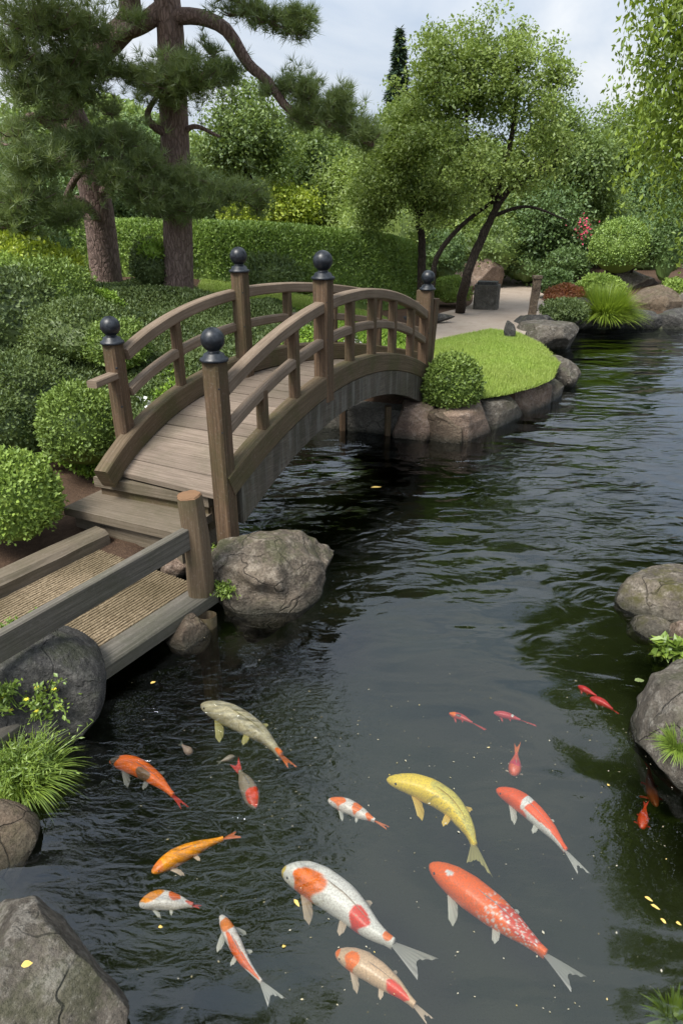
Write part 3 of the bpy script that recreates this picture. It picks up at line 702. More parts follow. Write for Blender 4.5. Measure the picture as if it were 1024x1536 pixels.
c = W(843,580,0); rock('boulder', 'grey boulder with a lichen-tinted side at the tip of the lawn', (c[0]+.02, c[1]+.25, .13), (.3,.33,.26), 'rock', 91, 5, 12, .08)
for k, (px, py, Y, rx, ry, rz, mt, lab) in enumerate([
    (818,505,12.2,.62,.5,.36,'rock','flat-faced grey boulder at the water between lawn and far bank'),
    (800,484,12.9,.42,.35,.2,'rock_dark','flat slab stone lying behind the flat-faced grey boulder'),
    (868,478,14.2,.5,.4,.42,'rock_dark','shaded boulder left of the bright grass clump on the far bank'),
    (985,462,15.0,.85,.6,.48,'rock_brown','big rounded brown boulder on the far bank at the right frame edge'),
    (945,492,14.4,.9,.4,.32,'rock_dark','low dark shoreline stone below the bright grass clump'),
    (1010,494,14.4,.8,.4,.34,'rock_dark','low dark shoreline stone at the right end of the far bank'),
    (935,425,17.2,.95,.5,.45,'rock_mossy','brownish mound-like boulder beneath the round clipped tree'),
    (712,418,18.5,.75,.5,.6,'rock_pink','pale pinkish boulder behind the stone trough by the path'),
    (1060,470,15.0,1.0,.6,.7,'rock','far-bank boulder cut off by the right frame edge')]):
    c = D(px, py, Y); rock('boulder', lab, (c[0], Y, max(c[2]-.0, .05)), (rx, ry, rz), mt, 120+k, 5, 12, .08)
# abutment under the bridge
ab = thing('abutment', (.2,7.3,0), 'low concrete abutment wall with two piers under the far end of the bridge', 'wall')
a0, a1 = W(470,640,0)[:2], W(606,655,0)[:2]
mb = MB(); sweep(mb, [(*(a0+[0,.16]), .0), (*(a1+[0,.16]), .0)], .3, .56, ch=.02); mb.build('wall', M['concrete'], ab)
for f in (.33, .82):
    mb = MB(); p = a0*(1-f)+a1*f; sweep(mb, [(p[0], p[1]-.01, -.3), (p[0], p[1]-.01, .33)], .07, .06, (1,.2,0)); mb.build('pier', M['post'], ab)

# ============================================================ SHRUBS near the bridge
def ball(px, py, Y, r, n, L, Wd, mat, seed, label, lump=.12, rz=None, name='clipped_shrub', cat='shrub', group=None, shag=.05, ry=None):
    c = D(px, py, Y); return shrub(name, label, cat, c, (r, ry or r, rz or r), n, L, Wd, M[mat], seed, lump, group, shag=shag)
ball(124, 641, 5.35, .355, 9000, .032, .02, 'box', 201, 'ball-clipped green shrub directly left of the bridge kerb')
ball(18, 750, 4.15, .32, 9000, .032, .02, 'box_bright', 202, 'bright ball-clipped shrub beside the walkway at the left edge')
ball(677, 578, 7.25, .325, 7000, .036, .024, 'box', 203, 'rounded clipped shrub at the far end of the bridge, above the stone wall')
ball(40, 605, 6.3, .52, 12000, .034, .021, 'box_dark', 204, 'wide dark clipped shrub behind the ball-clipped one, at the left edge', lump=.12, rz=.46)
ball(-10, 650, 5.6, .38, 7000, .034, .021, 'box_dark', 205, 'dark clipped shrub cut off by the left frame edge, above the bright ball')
ball(70, 455, 9.0, .62, 12000, .05, .03, 'box', 206, 'loose green shrub mound below the left pine trunk', lump=.2, shag=.1, rz=.55)
ball(20, 470, 8.4, .6, 9000, .05, .03, 'cover', 207, 'blue-green leafy shrub low at the left edge', lump=.25, shag=.12, rz=.5)
ball(20, 392, 10.0, .6, 8000, .065, .04, 'tree_y', 208, 'yellow-green azalea at the left edge under the pine', lump=.25, shag=.15, rz=.4)
ball(85, 412, 10.2, .42, 8000, .06, .035, 'tree_y', 209, 'yellow-tipped shrub just left of the leaning pine trunk', lump=.25, shag=.12, rz=.34)
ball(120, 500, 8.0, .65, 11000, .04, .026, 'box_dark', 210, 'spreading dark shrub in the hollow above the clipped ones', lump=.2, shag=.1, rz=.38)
ball(228, 398, 11.4, .33, 4500, .055, .03, 'cover', 211, 'small dark rounded shrub with pale leaf tips between the two pine trunks', rz=.38, shag=.1)
ball(228, 378, 11.3, .22, 500, .09, .035, 'cover_y', 212, 'pale variegated tuft on top of the shrub between the pine trunks', rz=.16, shag=.2)
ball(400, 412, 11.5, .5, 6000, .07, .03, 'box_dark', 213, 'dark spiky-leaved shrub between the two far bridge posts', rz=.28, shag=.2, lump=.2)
ball(460, 420, 12.3, .42, 5000, .06, .03, 'box', 214, 'light green low shrub behind the middle bridge posts', rz=.26, shag=.15, lump=.2)
ball(150, 470, 9.6, .34, 6000, .045, .028, 'cover_y', 215, 'small light green shrub rising from the dark ground cover right of the left-edge shrubs', rz=.3, shag=.12, lump=.2)
ball(-5, 425, 9.2, .5, 7000, .05, .03, 'box_bright', 216, 'fresh green bush at the left edge above the blue-green one', rz=.36, shag=.12, lump=.2)
ball(175, 520, 7.6, .36, 6000, .04, .026, 'box', 217, 'mid-green bush left of the nearest left-hand post finial', rz=.3, shag=.12, lump=.2)
# ground cover on the mound and behind the rail: leaves over the terrain
def cover(name, poly, n, L, Wd, mat, seed, label, hgt=.22, kx=1.2):
    r = np.random.default_rng(seed); A = np.asarray(poly); P = r.uniform(A.min(0), A.max(0), (n, 2)); P = P[in_poly(P, poly)]; P = P[sdist(P[:,0], P[:,1]) > .05]; m = len(P)
    f = sines(seed, 9, (1.5, 7)); P3 = np.stack([P[:,0], P[:,1], 0*P[:,0]], -1); k = (.55+.45*f(P3*kx)*1.8).clip(.1, 1.3)
    edge = np.ones(m); z = land(P[:,0], P[:,1])+hgt*k*np.sqrt(r.uniform(.35, 1, m)); P3[:,2] = z
    Dr = r.normal(0, .8, (m,3))+[0,-.1,.5]; N = r.normal(0, .5, (m,3))+[0,0,1]; s = r.uniform(.6, 1.3, m)
    o = mesh(name, leaf_quads(P3, Dr, N, L*s, Wd*s), quads(m), M[mat], origin=(0,0,0)); return tag(o, label, 'ground cover', kind='stuff')
cover('ground_cover', [(-5.5,7.6),(-3.2,6.9),(-2.2,6.1),(-1.2,6.3),(-.4,7.6),(.3,8.6),(.2,10.5),(-1.0,11.3),(-2.8,12.2),(-5.5,12.3)], 260000, .05, .026, 'cover', 301, 'fine dark green ground cover spreading over the mound under the pines', .28)
cover('light_ground_cover', [(-2.6,5.4),(-1.9,5.2),(-1.35,6.0),(-.7,7.2),(.2,8.4),(.0,9.4),(-1.2,8.6),(-2.4,6.9)], 60000, .05, .03, 'cover_y', 302, 'lighter mixed low planting along the far side of the bridge railing', .34, 2.2)
cover('shore_plants', [(-.2,8.4),(1.0,8.9),(1.2,10.8),(.4,11.8),(-1.2,11.6),(-.5,10)], 60000, .055, .03, 'cover_y', 303, 'low green planting behind the crest of the bridge', .2, 2.2)
# little pale flowers in the planting behind the rail
r = np.random.default_rng(9); P = []
for k in range(90):
    q = D(r.uniform(215,300), r.uniform(590,660), 6.3) if k < 60 else D(r.uniform(500,545), r.uniform(480,520), 8.6)
    P.append((q[0], q[1], land(np.array([q[0]]), np.array([q[1]]))[0]+r.uniform(.15,.4)))
P = np.array(P); V = np.vstack([leaf_quads(P, r.normal(0,1,(90,3))+[0,0,.3], r.normal(0,1,(90,3))+[0,0,1], .045, .04) for _ in range(3)])
tag(mesh('white_flowers', V, quads(270), M['petal_white'], origin=(0,0,0)), 'scattered small white flowers in the planting behind the bridge rail', 'flowers', kind='stuff')

# hedge: a long clipped body with leaves on it
def hedge(name, label, path, hw, top, n, L, Wd, mat, seed):
    P = smooth_path(path, 60); rr = np.random.default_rng(seed); T = norm(np.gradient(P, axis=0)); sd = np.stack([T[:,1], -T[:,0], 0*T[:,0]], -1)
    f = sines(seed, 12, (.8, 4)); th = np.linspace(-.15, PI+.15, 15)
    u = rr.uniform(0, 1, n); a = rr.uniform(-.1, PI+.1, n)
    def surf(u, a, k=1.):
        i = u*(len(P)-1); c = np.stack([np.interp(i, np.arange(len(P)), P[:,j]) for j in range(3)], -1); s = np.stack([np.interp(i, np.arange(len(P)), sd[:,j]) for j in range(3)], -1)
        ca, sa = np.cos(a), np.sin(a); se = 2/3.4; X = np.sign(ca)*np.abs(ca)**se; Z = np.sign(sa)*np.abs(sa)**se
        endt = np.sqrt(np.clip(1-((np.abs(u-.5)*2-.93)/.07).clip(0,1)**2, .02, 1)); g = land(c[:,0], c[:,1])
        tp = np.interp(u, np.linspace(0,1,len(top)), top)-g
        q = c+s*(X*hw*k*(.6+.4*endt))[:,None]; q[:,2] = g+np.maximum(Z, -.1)*tp*k*endt; w = f(q*1.3); q[:,2] += w*.06*(Z>.3); q += s*(w*.08*X)[:,None]; return q, s*X[:,None]+np.array([0,0,1])*Z[:,None]
    q, nn = surf(u, a, 1.0-np.abs(rr.normal(0,.03,n))); nn = norm(nn)
    s_ = rr.uniform(.6,1.3,n); V = leaf_quads(q, nn*.6+rr.normal(0,.7,(n,3))+[0,0,.25], nn+rr.normal(0,.5,(n,3)), L*s_, Wd*s_)
    uu, aa = np.meshgrid(np.linspace(0,1,60), th, indexing='ij'); c, _ = surf(uu.ravel(), aa.ravel(), .93)
    I = (np.arange(59)[:,None]*15+np.arange(14)[None,:]); Fc = np.stack([I, I+15, I+16, I+1], -1).reshape(-1,4)
    return tag(mesh(name, np.vstack([V, c]), np.vstack([quads(n), Fc+4*n]), M[mat]), label, 'hedge')
hedge('hedge', 'long square-clipped green hedge curving behind the pine trunks to the trees', [(-8.5,15.2,0),(-4,14.8,0),(-1.5,14.7,0),(.6,15.3,0),(1.45,16.2,0)], .6, [2.1,2.05,1.98,1.8,1.55], 85000, .07, .04, 'hedge', 401)
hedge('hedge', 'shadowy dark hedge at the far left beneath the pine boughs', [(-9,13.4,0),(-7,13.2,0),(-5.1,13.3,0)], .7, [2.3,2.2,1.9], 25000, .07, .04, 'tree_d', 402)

# ============================================================ PINES
def needles(P, Dd, nn, L, Wd, seed, spread=.75):
    r = np.random.default_rng(seed); m = len(P); Pn = np.repeat(P, nn, 0); Dn = norm(np.repeat(Dd, nn, 0)+r.normal(0, spread, (m*nn, 3)))
    sd = norm(np.cross(Dn, r.normal(size=(m*nn, 3)))); l = L*r.uniform(.65, 1.2, (m*nn, 1))
    Pn = Pn+Dn*r.uniform(0, .03, (m*nn,1))
    V = np.stack([Pn-sd*Wd/2, Pn+sd*Wd/2, Pn+Dn*l], 1).reshape(-1,3); return V, np.arange(3*m*nn).reshape(-1,3)
def pine(name, label, base, trunk, r0, r1, limbs, pads, seed, L=.135, tufts=34, nn=22, Wd=.0085):
    T = Tree(name, base, label, 'pine', M['bark_pine']); r = np.random.default_rng(seed)
    T.limb(trunk, r0, r1, 30, 16)
    for pts, a, b in limbs: T.limb(pts, a, b, 22, 9)
    Ps, Ds = [], []
    for k, (c, rad, dens) in enumerate(pads):
        c = np.asarray(c); rad = np.asarray(rad); T.twig_to(c-[0,0,rad[2]*.5], .03, seed+k, 6); vol = rad[0]*rad[1]
        nb = max(5, int(6.6*dens*vol/.12)); d = norm(r.normal(size=(nb,3))*[1,1,.55]); end = c+d*rad*r.uniform(.5, 1.0, (nb,1))
        st = c-[0,0,rad[2]*.45]
        for e in end:
            n_ = 7; P = smooth_path([st, (st+e)/2+[0,0,-.05], e], 5); T.limb(P, .014, .004, 5, 4, store=False)
            for f in np.linspace(.3, 1.0, n_):
                for _ in range(max(1, int(dens*1.6))):
                    p = st*(1-f)+e*f+r.normal(0, .05+.1*f, 3)*min(1, rad[0]*1.6); Ps.append(p); Ds.append(norm(norm(e-st)*.8+[0,0,.55]+r.normal(0,.35,3)))
    V, Fq = needles(np.array(Ps), np.array(Ds), nn, L, Wd, seed+5)
    V3, F3 = V, Fq
    mesh('trunk', np.vstack(T.V), np.vstack(T.F), T.bark, T.root, smooth=True)
    mesh('needles', V3, F3, M['pine'], T.root); print(name, len(F3)); return T.root
def pad(px, py, Y, rx, ry, dens=1.0, dep=.9):
    s = S(px, py, Y); return (D(px, py, Y), (rx*s, max(rx*s*dep, .35), ry*s), dens)
tA = [D(268,452,11.4), D(268,400,11.35), D(264,250,11.3), D(258,110,11.3), D(251,0,11.3), (-2.55,11.25,6.8), (-2.3,11.1,8.8), (-2.4,11.0,10.8)]
limA = [([D(256,25,11.3), D(300,26,11.1), D(340,45,10.9), D(372,95,10.8), D(402,122,10.7), D(440,170,10.6), D(500,190,10.5), D(560,218,10.4)], .11, .03),
        ([D(262,205,11.3), D(232,190,11.1), D(222,170,11.0), D(238,140,10.9)], .07, .03),
        ([D(262,215,11.3), D(290,190,11.2), D(330,205,11.2)], .05, .02),
        ([D(253,8,11.3), D(215,35,11.2), D(180,52,11.3), D(162,72,11.4)], .13, .09),
        ([(-2.55,11.25,6.0), (-1.6,10.6,6.1), D(345,-15,10.4), D(400,15,10.3)], .07, .025),
        ([(-2.5,11.2,7.0), (-3.6,9.6,7.9), (-4.2,8.4,8.6)], .1, .03),
        ([(-2.4,11.2,8.2), (-1.2,9.8,9.0), (-.8,8.8,9.8)], .1, .03),
        ([(-2.4,11.1,9.2), (-3.4,9.6,10.4)], .07, .03)]
padA = [pad(275,118,10.7,75,24,1.7), pad(205,108,10.8,32,15,1.5), pad(240,128,10.8,45,18,1.5), pad(330,105,10.8,38,16,1.5), pad(318,70,11.0,22,25,.8), pad(290,85,11.1,20,22,.8),
        pad(415,128,10.7,30,20,1.3), pad(455,135,10.6,40,24,1.6), pad(500,150,10.5,38,22,1.6), pad(470,172,10.6,45,22,1.5), pad(520,180,10.5,45,20,1.6), pad(550,205,10.4,32,16,1.6),
        pad(360,12,10.4,40,12,1.2), pad(400,22,10.3,38,16,1.4), pad(440,38,10.3,32,14,1.5), pad(455,20,10.3,24,12,1.3), pad(350,-14,10.4,50,14,1.0),
        ]
hiA = [((-4.2,8.2,8.6),(1.2,1.1,.5),.6), ((-3.2,9.0,8.2),(1.1,1.1,.5),.6), ((-1.9,8.8,9.4),(1.2,1.1,.5),.6), ((-.9,8.8,9.8),(1.0,1.0,.45),.55), ((-3.4,9.4,10.4),(1.3,1.2,.6),.6), ((-2.2,10.6,11.2),(1.4,1.2,.6),.5),
       ((-1.8,10.0,7.6),(1.0,1.0,.4),.5), ((-.8,10.2,8.0),(.9,.9,.4),.5), ((-3.0,10.2,7.0),(1.1,1.0,.45),.6), ((-4.6,9.6,9.8),(1.3,1.2,.55),.6), ((-3.0,8.0,10.2),(1.2,1.1,.5),.55), ((-1.6,7.8,10.6),(1.0,1.0,.45),.5)]
rz_ = np.random.default_rng(5)
for _ in range(26):
    y_ = rz_.uniform(7.6, 10.8); el_ = math.radians(rz_.uniform(36, 55)); xx = rz_.uniform(-.50, -.04)*(y_-2.0)-.3
    hiA.append(((xx, y_, (y_-2.0)*math.tan(el_)), (rz_.uniform(.7,1.1), rz_.uniform(.7,1.0), rz_.uniform(.35,.5)), 1.0))
pine('pine_tree', 'tall straight pine rising behind the bridge with a long bough drooping to the right', D(268,452,11.4), tA, .25, .13, limA, padA+hiA, 501)
tB = [D(163,440,11.9), D(158,400,11.85), D(145,300,11.7), D(118,200,11.5), D(100,150,11.4), D(125,95,11.4), D(168,60,11.4), D(196,0,11.4), (-3.3,11.3,6.4), (-3.8,11.0,8.4)]
limB = [([D(118,205,11.5), D(80,190,11.2), D(45,175,10.8), D(0,215,10.4)], .09, .03), ([D(150,330,11.6), D(120,300,11.2), D(100,302,11.0), D(118,262,10.8), D(165,238,10.6), D(235,240,10.5)], .075, .025),
        ([D(105,160,11.4), D(70,110,10.9), D(30,70,10.4)], .08, .03), ([D(145,290,11.6), D(200,270,11.2), D(280,270,10.9), D(350,280,10.8)], .07, .02),
        ([(-3.3,11.3,6.2), (-4.6,9.6,6.6), (-5.2,8.2,7.2)], .1, .03), ([(-3.5,11.2,7.4), (-4.8,10.2,8.8)], .08, .03)]
padB = [pad(60,25,10.0,75,38,1.6), pad(130,35,10.4,55,35,1.5), pad(15,75,9.8,55,32,1.5), pad(95,90,10.2,60,28,1.7), pad(45,125,9.9,55,24,1.7), pad(150,105,10.6,38,24,1.3), pad(120,135,10.6,45,20,1.5),
        pad(20,190,9.8,40,26,1.2), pad(90,170,10.2,38,18,1.2), pad(55,235,9.9,65,26,1.8), pad(130,215,10.4,50,26,1.6), pad(185,205,10.5,45,26,1.7), pad(205,240,10.5,45,24,1.7), pad(160,260,10.3,45,20,1.6),
        pad(30,285,9.9,55,28,1.7), pad(100,320,10.5,45,24,1.4), pad(15,330,10.0,50,26,1.6), pad(225,285,10.6,50,26,1.7), pad(275,270,10.8,45,26,1.7), pad(300,300,10.7,48,22,1.7), pad(240,315,10.8,35,16,1.1),
        pad(350,285,10.8,42,26,1.6), pad(385,300,11.0,30,20,1.3), pad(165,160,10.8,30,18,1.2), pad(200,20,10.9,28,22,.8)]
hiB = [((-5.4,8.0,7.2),(1.2,1.1,.5),.6), ((-4.4,9.4,7.0),(1.1,1.1,.5),.6), ((-5.0,10.2,9.0),(1.3,1.2,.6),.6), ((-3.8,11.0,8.8),(1.1,1.1,.5),.6), ((-6.2,9.4,8.0),(1.2,1.1,.5),.6)]
pine('pine_tree', 'leaning forked pine at the left with dense low boughs over the shrubs', D(163,440,11.9), tB, .27, .12, limB, padB+hiB, 601)

# ============================================================ BROADLEAF TREES
# the open multi-stemmed tree by the path
b0 = W(690,460,.42)
broadleaf('path_tree', 'open-crowned leaning tree with dark forked stems beside the path', b0,
    [b0-[0,0,.1], D(697,425,13.6), D(712,380,13.6), D(735,330,13.6), D(758,290,13.5), D(790,240,13.4)],
    [E(690,150,13.6,95,85), E(755,110,13.6,80,85), E(800,190,13.4,65,85), E(720,250,13.4,90,55), E(830,120,13.5,35,45), E(640,125,14,60,60), E(700,85,13.7,75,60)], 290, 135, .066, .038, 'tree', 701, 'bark_dark', (.18,.32), .105,
    [([D(702,405,13.6), D(730,345,13.7), D(742,300,13.7), D(705,235,13.7), D(700,150,13.7), D(712,70,13.7)], .06, .014),
     ([D(742,300,13.7), D(765,215,13.6), D(775,120,13.6), D(770,50,13.6)], .06, .015),
     ([D(648,430,13.9), D(655,385,13.9), D(690,340,13.8), D(735,305,13.7), D(790,268,13.4), D(835,225,13.3)], .06, .015),
     ([D(735,325,13.7), D(790,310,13.6), D(850,330,13.5)], .04, .012)], shell=.5)
b1 = W(632,430,.5)
broadleaf('slender_tree', 'slender reddish-stemmed tree just right of the hedge end with a soft olive crown', D(632,432,14.8),
    [D(632,435,14.8), D(632,370,14.8), D(622,300,14.7), D(600,240,14.6)],
    [E(590,250,14.6,65,60), E(620,200,14.8,60,50), E(655,300,14.6,50,45), E(560,300,15,40,40)], 130, 300, .064, .037, 'tree', 711, 'bark_dark', (.25,.42), .1,
    [([D(628,330,14.7), D(650,280,14.6), D(668,240,14.6)], .04, .015)])
# background trees (name, label, centre px, py, Y, rx, ry, leaves)
bg = [
 ('tree', 'dense mid-green tree filling the gap behind the slender stem, above the hedge end', 545, 300, 19, 75, 75, 'tree', 80),
 ('tree', 'rounded green tree behind the second bridge post', 470, 270, 20, 60, 65, 'tree_b', 75),
 ('tree', 'bright yellow-topped tree glimpsed between the pines', 395, 255, 24, 38, 30, 'tree_y', 35),
 ('tree', 'soft grey-green tree seen through the right bough of the tall pine', 360, 195, 18, 70, 55, 'tree_b', 50),
 ('tree', 'yellowish bushy tree behind the hedge under the pine bough', 425, 300, 18, 35, 28, 'tree_y', 30),
 ('tree', 'leafy tree right of the open-crowned one, over the far bank', 850, 260, 20, 70, 95, 'tree_b', 110),
 ('tree', 'large tree mass at the far right behind the clipped ball shrub', 935, 245, 24, 85, 95, 'tree_b', 120),
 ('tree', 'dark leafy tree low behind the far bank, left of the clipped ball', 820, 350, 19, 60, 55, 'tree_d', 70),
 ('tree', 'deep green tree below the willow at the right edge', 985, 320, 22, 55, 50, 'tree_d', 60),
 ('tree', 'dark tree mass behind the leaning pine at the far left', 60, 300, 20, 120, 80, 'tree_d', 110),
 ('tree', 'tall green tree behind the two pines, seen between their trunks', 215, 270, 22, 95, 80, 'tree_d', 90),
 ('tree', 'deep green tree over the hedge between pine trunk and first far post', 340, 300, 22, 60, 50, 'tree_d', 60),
 ('tree', 'pale olive tree directly behind the forked stems by the path', 700, 320, 20, 75, 60, 'tree', 80),
 ('tree', 'hazy olive tree left of the pointed conifer', 480, 215, 30, 60, 40, 'tree_b', 50),
 ('tree', 'distant tree behind the open crown, right of the pointed conifer', 635, 255, 27, 65, 45, 'tree_b', 70),
 ('tree', 'distant dark tree at the end of the path', 770, 330, 28, 60, 60, 'tree_d', 60),
]
for k, (nm, lab, px, py, Y, rx, ry, mt, nc) in enumerate(bg):
    c = D(px, py, Y); s = S(px, py, Y); g = H1(c[0], Y); base = (c[0], Y, g)
    sc_ = Y/20
    broadleaf(nm, lab, base, [(c[0], Y, g-.1), (c[0]+.2, Y, (g+c[2])/2), (c[0]-.1, Y+.1, c[2]+ry*s*.3)],
        [(c, (rx*s, rx*s*.7, ry*s)), (c+[rx*s*.3, 0, -ry*s*.5], (rx*s*.8, rx*s*.6, ry*s*.6)), (c+[-rx*s*.35, 0, -ry*s*.45], (rx*s*.7, rx*s*.6, ry*s*.6))], nc, 400, .10*sc_, .06*sc_, mt, 800+7*k, 'bark_far', (.4*sc_, .75*sc_), .16, group='trees standing beyond the garden hedge', shell=.4)
# understorey shrubs that close the gaps under the crowns
us_ = [(505,392,17.5,.9,.7,'tree','leafy shrub behind the middle bridge post, above the hedge'),(570,352,17.5,1.1,1.0,'tree','tall loose shrub above the hedge end'),
 (655,385,17.5,.7,.6,'tree_d','dark shrub between the slender stem and the forked tree'),(675,436,15.5,.42,.3,'box_bright','bright green low bush just left of the forked tree base'),
 (735,372,19,.9,.7,'tree_b','olive shrub behind the forked stems'),(790,395,19,.7,.5,'tree_d','dark shrub behind the stone post on the path'),
 (610,440,16.2,.5,.3,'box','small bush at the foot of the slender tree'),(850,400,18,.55,.4,'tree_d','dark green shrub left of the clipped ball on the far bank'),
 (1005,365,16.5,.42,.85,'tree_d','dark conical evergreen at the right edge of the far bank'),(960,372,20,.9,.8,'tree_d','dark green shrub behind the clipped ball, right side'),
 (900,430,16.0,.5,.22,'box_bright','low bright green mound below the clipped ball'),(1015,434,15.2,.35,.2,'box_bright','yellow-green low bush on the far bank rocks at the right edge'),
 (365,322,15.8,.5,.3,'tree_y','yellow shrub peeping over the hedge left of the middle'),(845,468,13.4,.45,.22,'cover','blue-green creeping plant on the bank left of the bright grass clump'),
 (700,395,21,1.2,.9,'tree_b','background shrub behind the path tree base'),(830,425,16.5,.4,.3,'tree_d','dark green shrub above the rust-red bush'),
 (760,410,23,1.2,.8,'tree_d','far dark shrub closing the path end'),(880,350,22,1.6,1.2,'tree_d','broad dark green shrub behind the red blossoms')]
for k, (px, py, Y, r_, rz, mt, lab) in enumerate(us_):
    ball(px, py, Y, r_, int(5000+3500*r_), .075 if Y > 15.6 else .05, .042 if Y > 15.6 else .028, mt, 900+k, lab, lump=.28, rz=rz, shag=.14, name='shrub')
SB = D(928,415,17.0); SB[2] = H1(SB[0], 17.0)
T = Tree('clipped_tree', SB, 'big round clipped grey-green ball tree on thin dark stems, far bank', 'tree', M['bark_dark'])
for dx in (-.2, 0, .25): T.limb([SB+[dx,0,-.05], D(928,385,17)+[dx*1.5,0,0]], .045, .03, 6, 6)
T.finish(None, None, None); shrub('crown', '', '', D(928,372,17.0), (.68,.68,.64), 14000, .05, .03, M['hedge'], 950, .06, parent=T.root)
ball(846, 446, 14.6, .42, 6000, .045, .025, 'red_leaf', 951, 'rust-red low bush on the far bank beside the grass clump', lump=.2, rz=.24, shag=.12)
r = np.random.default_rng(77)
P = np.array([D(876+r.normal(0,5), 340+r.normal(0,9), 17.5)+r.normal(0,.1,3) for _ in range(60)])
tag(mesh('red_blossoms', leaf_quads(P, r.normal(0,1,(60,3)), r.normal(0,1,(60,3))+[0,-1,0], .06, .05), quads(60), M['petal_red']), 'spray of crimson blossoms left of the round clipped tree', 'blossoms', kind='stuff')
# bright grass clump
def clump(name, label, c, n, L, Wd, mat, seed, spread=1.0, cat='grass clump', rbase=.12, droop=.9):
    r = np.random.default_rng(seed); th = r.uniform(0, 2*PI, n); e = r.uniform(.15, 1.2, n)*spread; l = L*r.uniform(.6, 1.15, n)
    dx = np.stack([np.cos(th)*np.sin(e), np.sin(th)*np.sin(e), np.cos(e)], -1); b = np.asarray(c)+np.stack([np.cos(th), np.sin(th), 0*th], -1)*(rbase*np.sqrt(r.uniform(0,1,n)))[:,None]
    sd = norm(np.cross(dx, [0,0,1.])+1e-6); seg = 4; V = []; 
    for i in range(seg+1):
        f = i/seg; p = b+dx*l[:,None]*f; p[:,2] -= droop*.45*l*f*f*np.sin(e); w = Wd*(1-f**1.5)*.5+.0004; V += [p-sd*w, p+sd*w]
    V = np.stack(V, 1); Fq = []
    for i in range(seg): Fq.append(np.stack([np.arange(n)*(2*seg+2)+2*i+k for k in (0,1,3,2)], -1))
    return tag(mesh(name, V.reshape(-1,3), np.vstack(Fq), M[mat], origin=c), label, cat)
c = D(905,475,14.2); clump('grass_clump', 'fountain-like bright yellow-green grass clump on the far bank', (c[0], 14.2, .25), 3500, .72, .02, 'willow', 31, 1.1, rbase=.3)
# distant conifer
def conifer(px, pytop, pybase, Y, hw, label, seed):
    top = D(px, pytop, Y); base = (top[0], Y, H1(top[0], Y)); T = Tree('conifer', base, label, 'conifer', M['bark_far']); T.limb([base, top], .2, .02, 8, 8)
    r = np.random.default_rng(seed); n = 16000; f = r.uniform(0,1,n)**.7; th = r.uniform(0,2*PI,n); rad = hw*f*(.75+.25*np.sin(f*70+np.sin(th*3)))*r.uniform(.3,1,n)**.5
    z = top[2]-f*(top[2]-base[2])*.9; P = np.stack([top[0]+np.cos(th)*rad, Y+np.sin(th)*rad, z-rad*.25], -1)
    Dr = np.stack([np.cos(th), np.sin(th), -.2+0*th], -1)+r.normal(0,.4,(n,3)); V = leaf_quads(P, Dr, r.normal(0,.4,(n,3))+[0,0,1], .2*r.uniform(.5,1.3,n), .06)
    return T.finish(V, quads(n), M['pine_far'], 'crown')
conifer(600, 42, 420, 26, 1.35, 'narrow pointed dark conifer rising behind the open-crowned tree', 41)
# far wood closing the horizon
r = np.random.default_rng(88); n = 170000; X = r.uniform(-45, 48, n); Yw = 36+r.normal(0, 1.5, n)+.012*X*X*0
f = sines(12, 12, (.12, 1.0)); top = 5.2+1.8*f(np.stack([X, 0*X, 0*X], -1))*2; top = top-1.2*(X > 8)+.5*(X < -5); z = .3+np.sqrt(r.uniform(0,1,n))*top
dy = -np.sqrt(np.maximum(0, 1-(z/np.maximum(top,.1))**2))*2.5+f(np.stack([X, z*2, 0*X], -1)*2)*2
P = np.stack([X, Yw+dy, z], -1); V = leaf_quads(P, r.normal(0,1,(n,3)), r.normal(0,.6,(n,3))+[0,-.6,.5], .32*r.uniform(.6,1.3,n), .2)
tag(mesh('far_wood', V, quads(n), M['tree_b'], origin=(0,36,0)), 'far olive-green wood closing the view behind the garden', 'wood', kind='stuff')

# the hanging bright tree at the right
T = Tree('overhanging_tree', (6.4,8.6,H1(6.4,8.6)), 'bright yellow-green tree with hanging foliage reaching in from the top right corner', 'tree', M['bark_far'])
T.limb([(6.4,8.6,0), (6.2,8.5,2.0), (5.6,8.1,4.2), (5.2,7.4,6.6)], .28, .12, 18, 12)
for e in [(3.5,8.0,4.6),(3.7,7.6,5.6),(3.9,5.4,6.4),(5.6,4.6,6.6),(4.3,9.4,5.0),(7.4,6.0,6.2),(4.0,6.4,7.2)]:
    T.limb([(5.7,8.15,3.8), ((5.7+e[0])/2, (7.6+e[1])/2, e[2]*.95), e], .09, .02, 12, 7)
r = np.random.default_rng(99); starts = []
ells = [((3.75,8.0,3.75),(.75,.8,.95)), ((3.6,7.8,4.8),(.8,1.0,.7)), ((4.3,8.2,4.1),(.8,.8,.8)), ((4.4,7.6,5.2),(1.3,1.3,.9)), ((5.0,6.4,6.2),(1.7,2.0,1.2)), ((4.3,5.6,6.4),(1.3,1.4,1.0)), ((5.6,4.4,6.2),(1.6,1.5,1.2)), ((5.2,8.4,4.4),(1.4,1.2,1.2))]
for c, rr_ in ells:
    m = int(290*np.prod(rr_)**.55); d = norm(r.normal(size=(m,3))); starts.append(np.asarray(c)+d*(r.uniform(0,1,(m,1))**.4)*np.asarray(rr_))
Sx = np.vstack(starts); Ps = []; Ds = []
for p in Sx:
    l = r.uniform(.5, 1.5); k = int(l*48); f = np.linspace(0, 1, k)[:,None]; sway = norm(r.normal(size=3)*[1,1,0])*r.uniform(.1,.45)
    Q = p+sway*f*(1-.3*f)+np.array([0,0,-l])*f**1.3; Q = Q+r.normal(0,.055,Q.shape); Ps.append(Q); Ds.append(r.normal(0,.6,Q.shape)+[0,0,-.7])
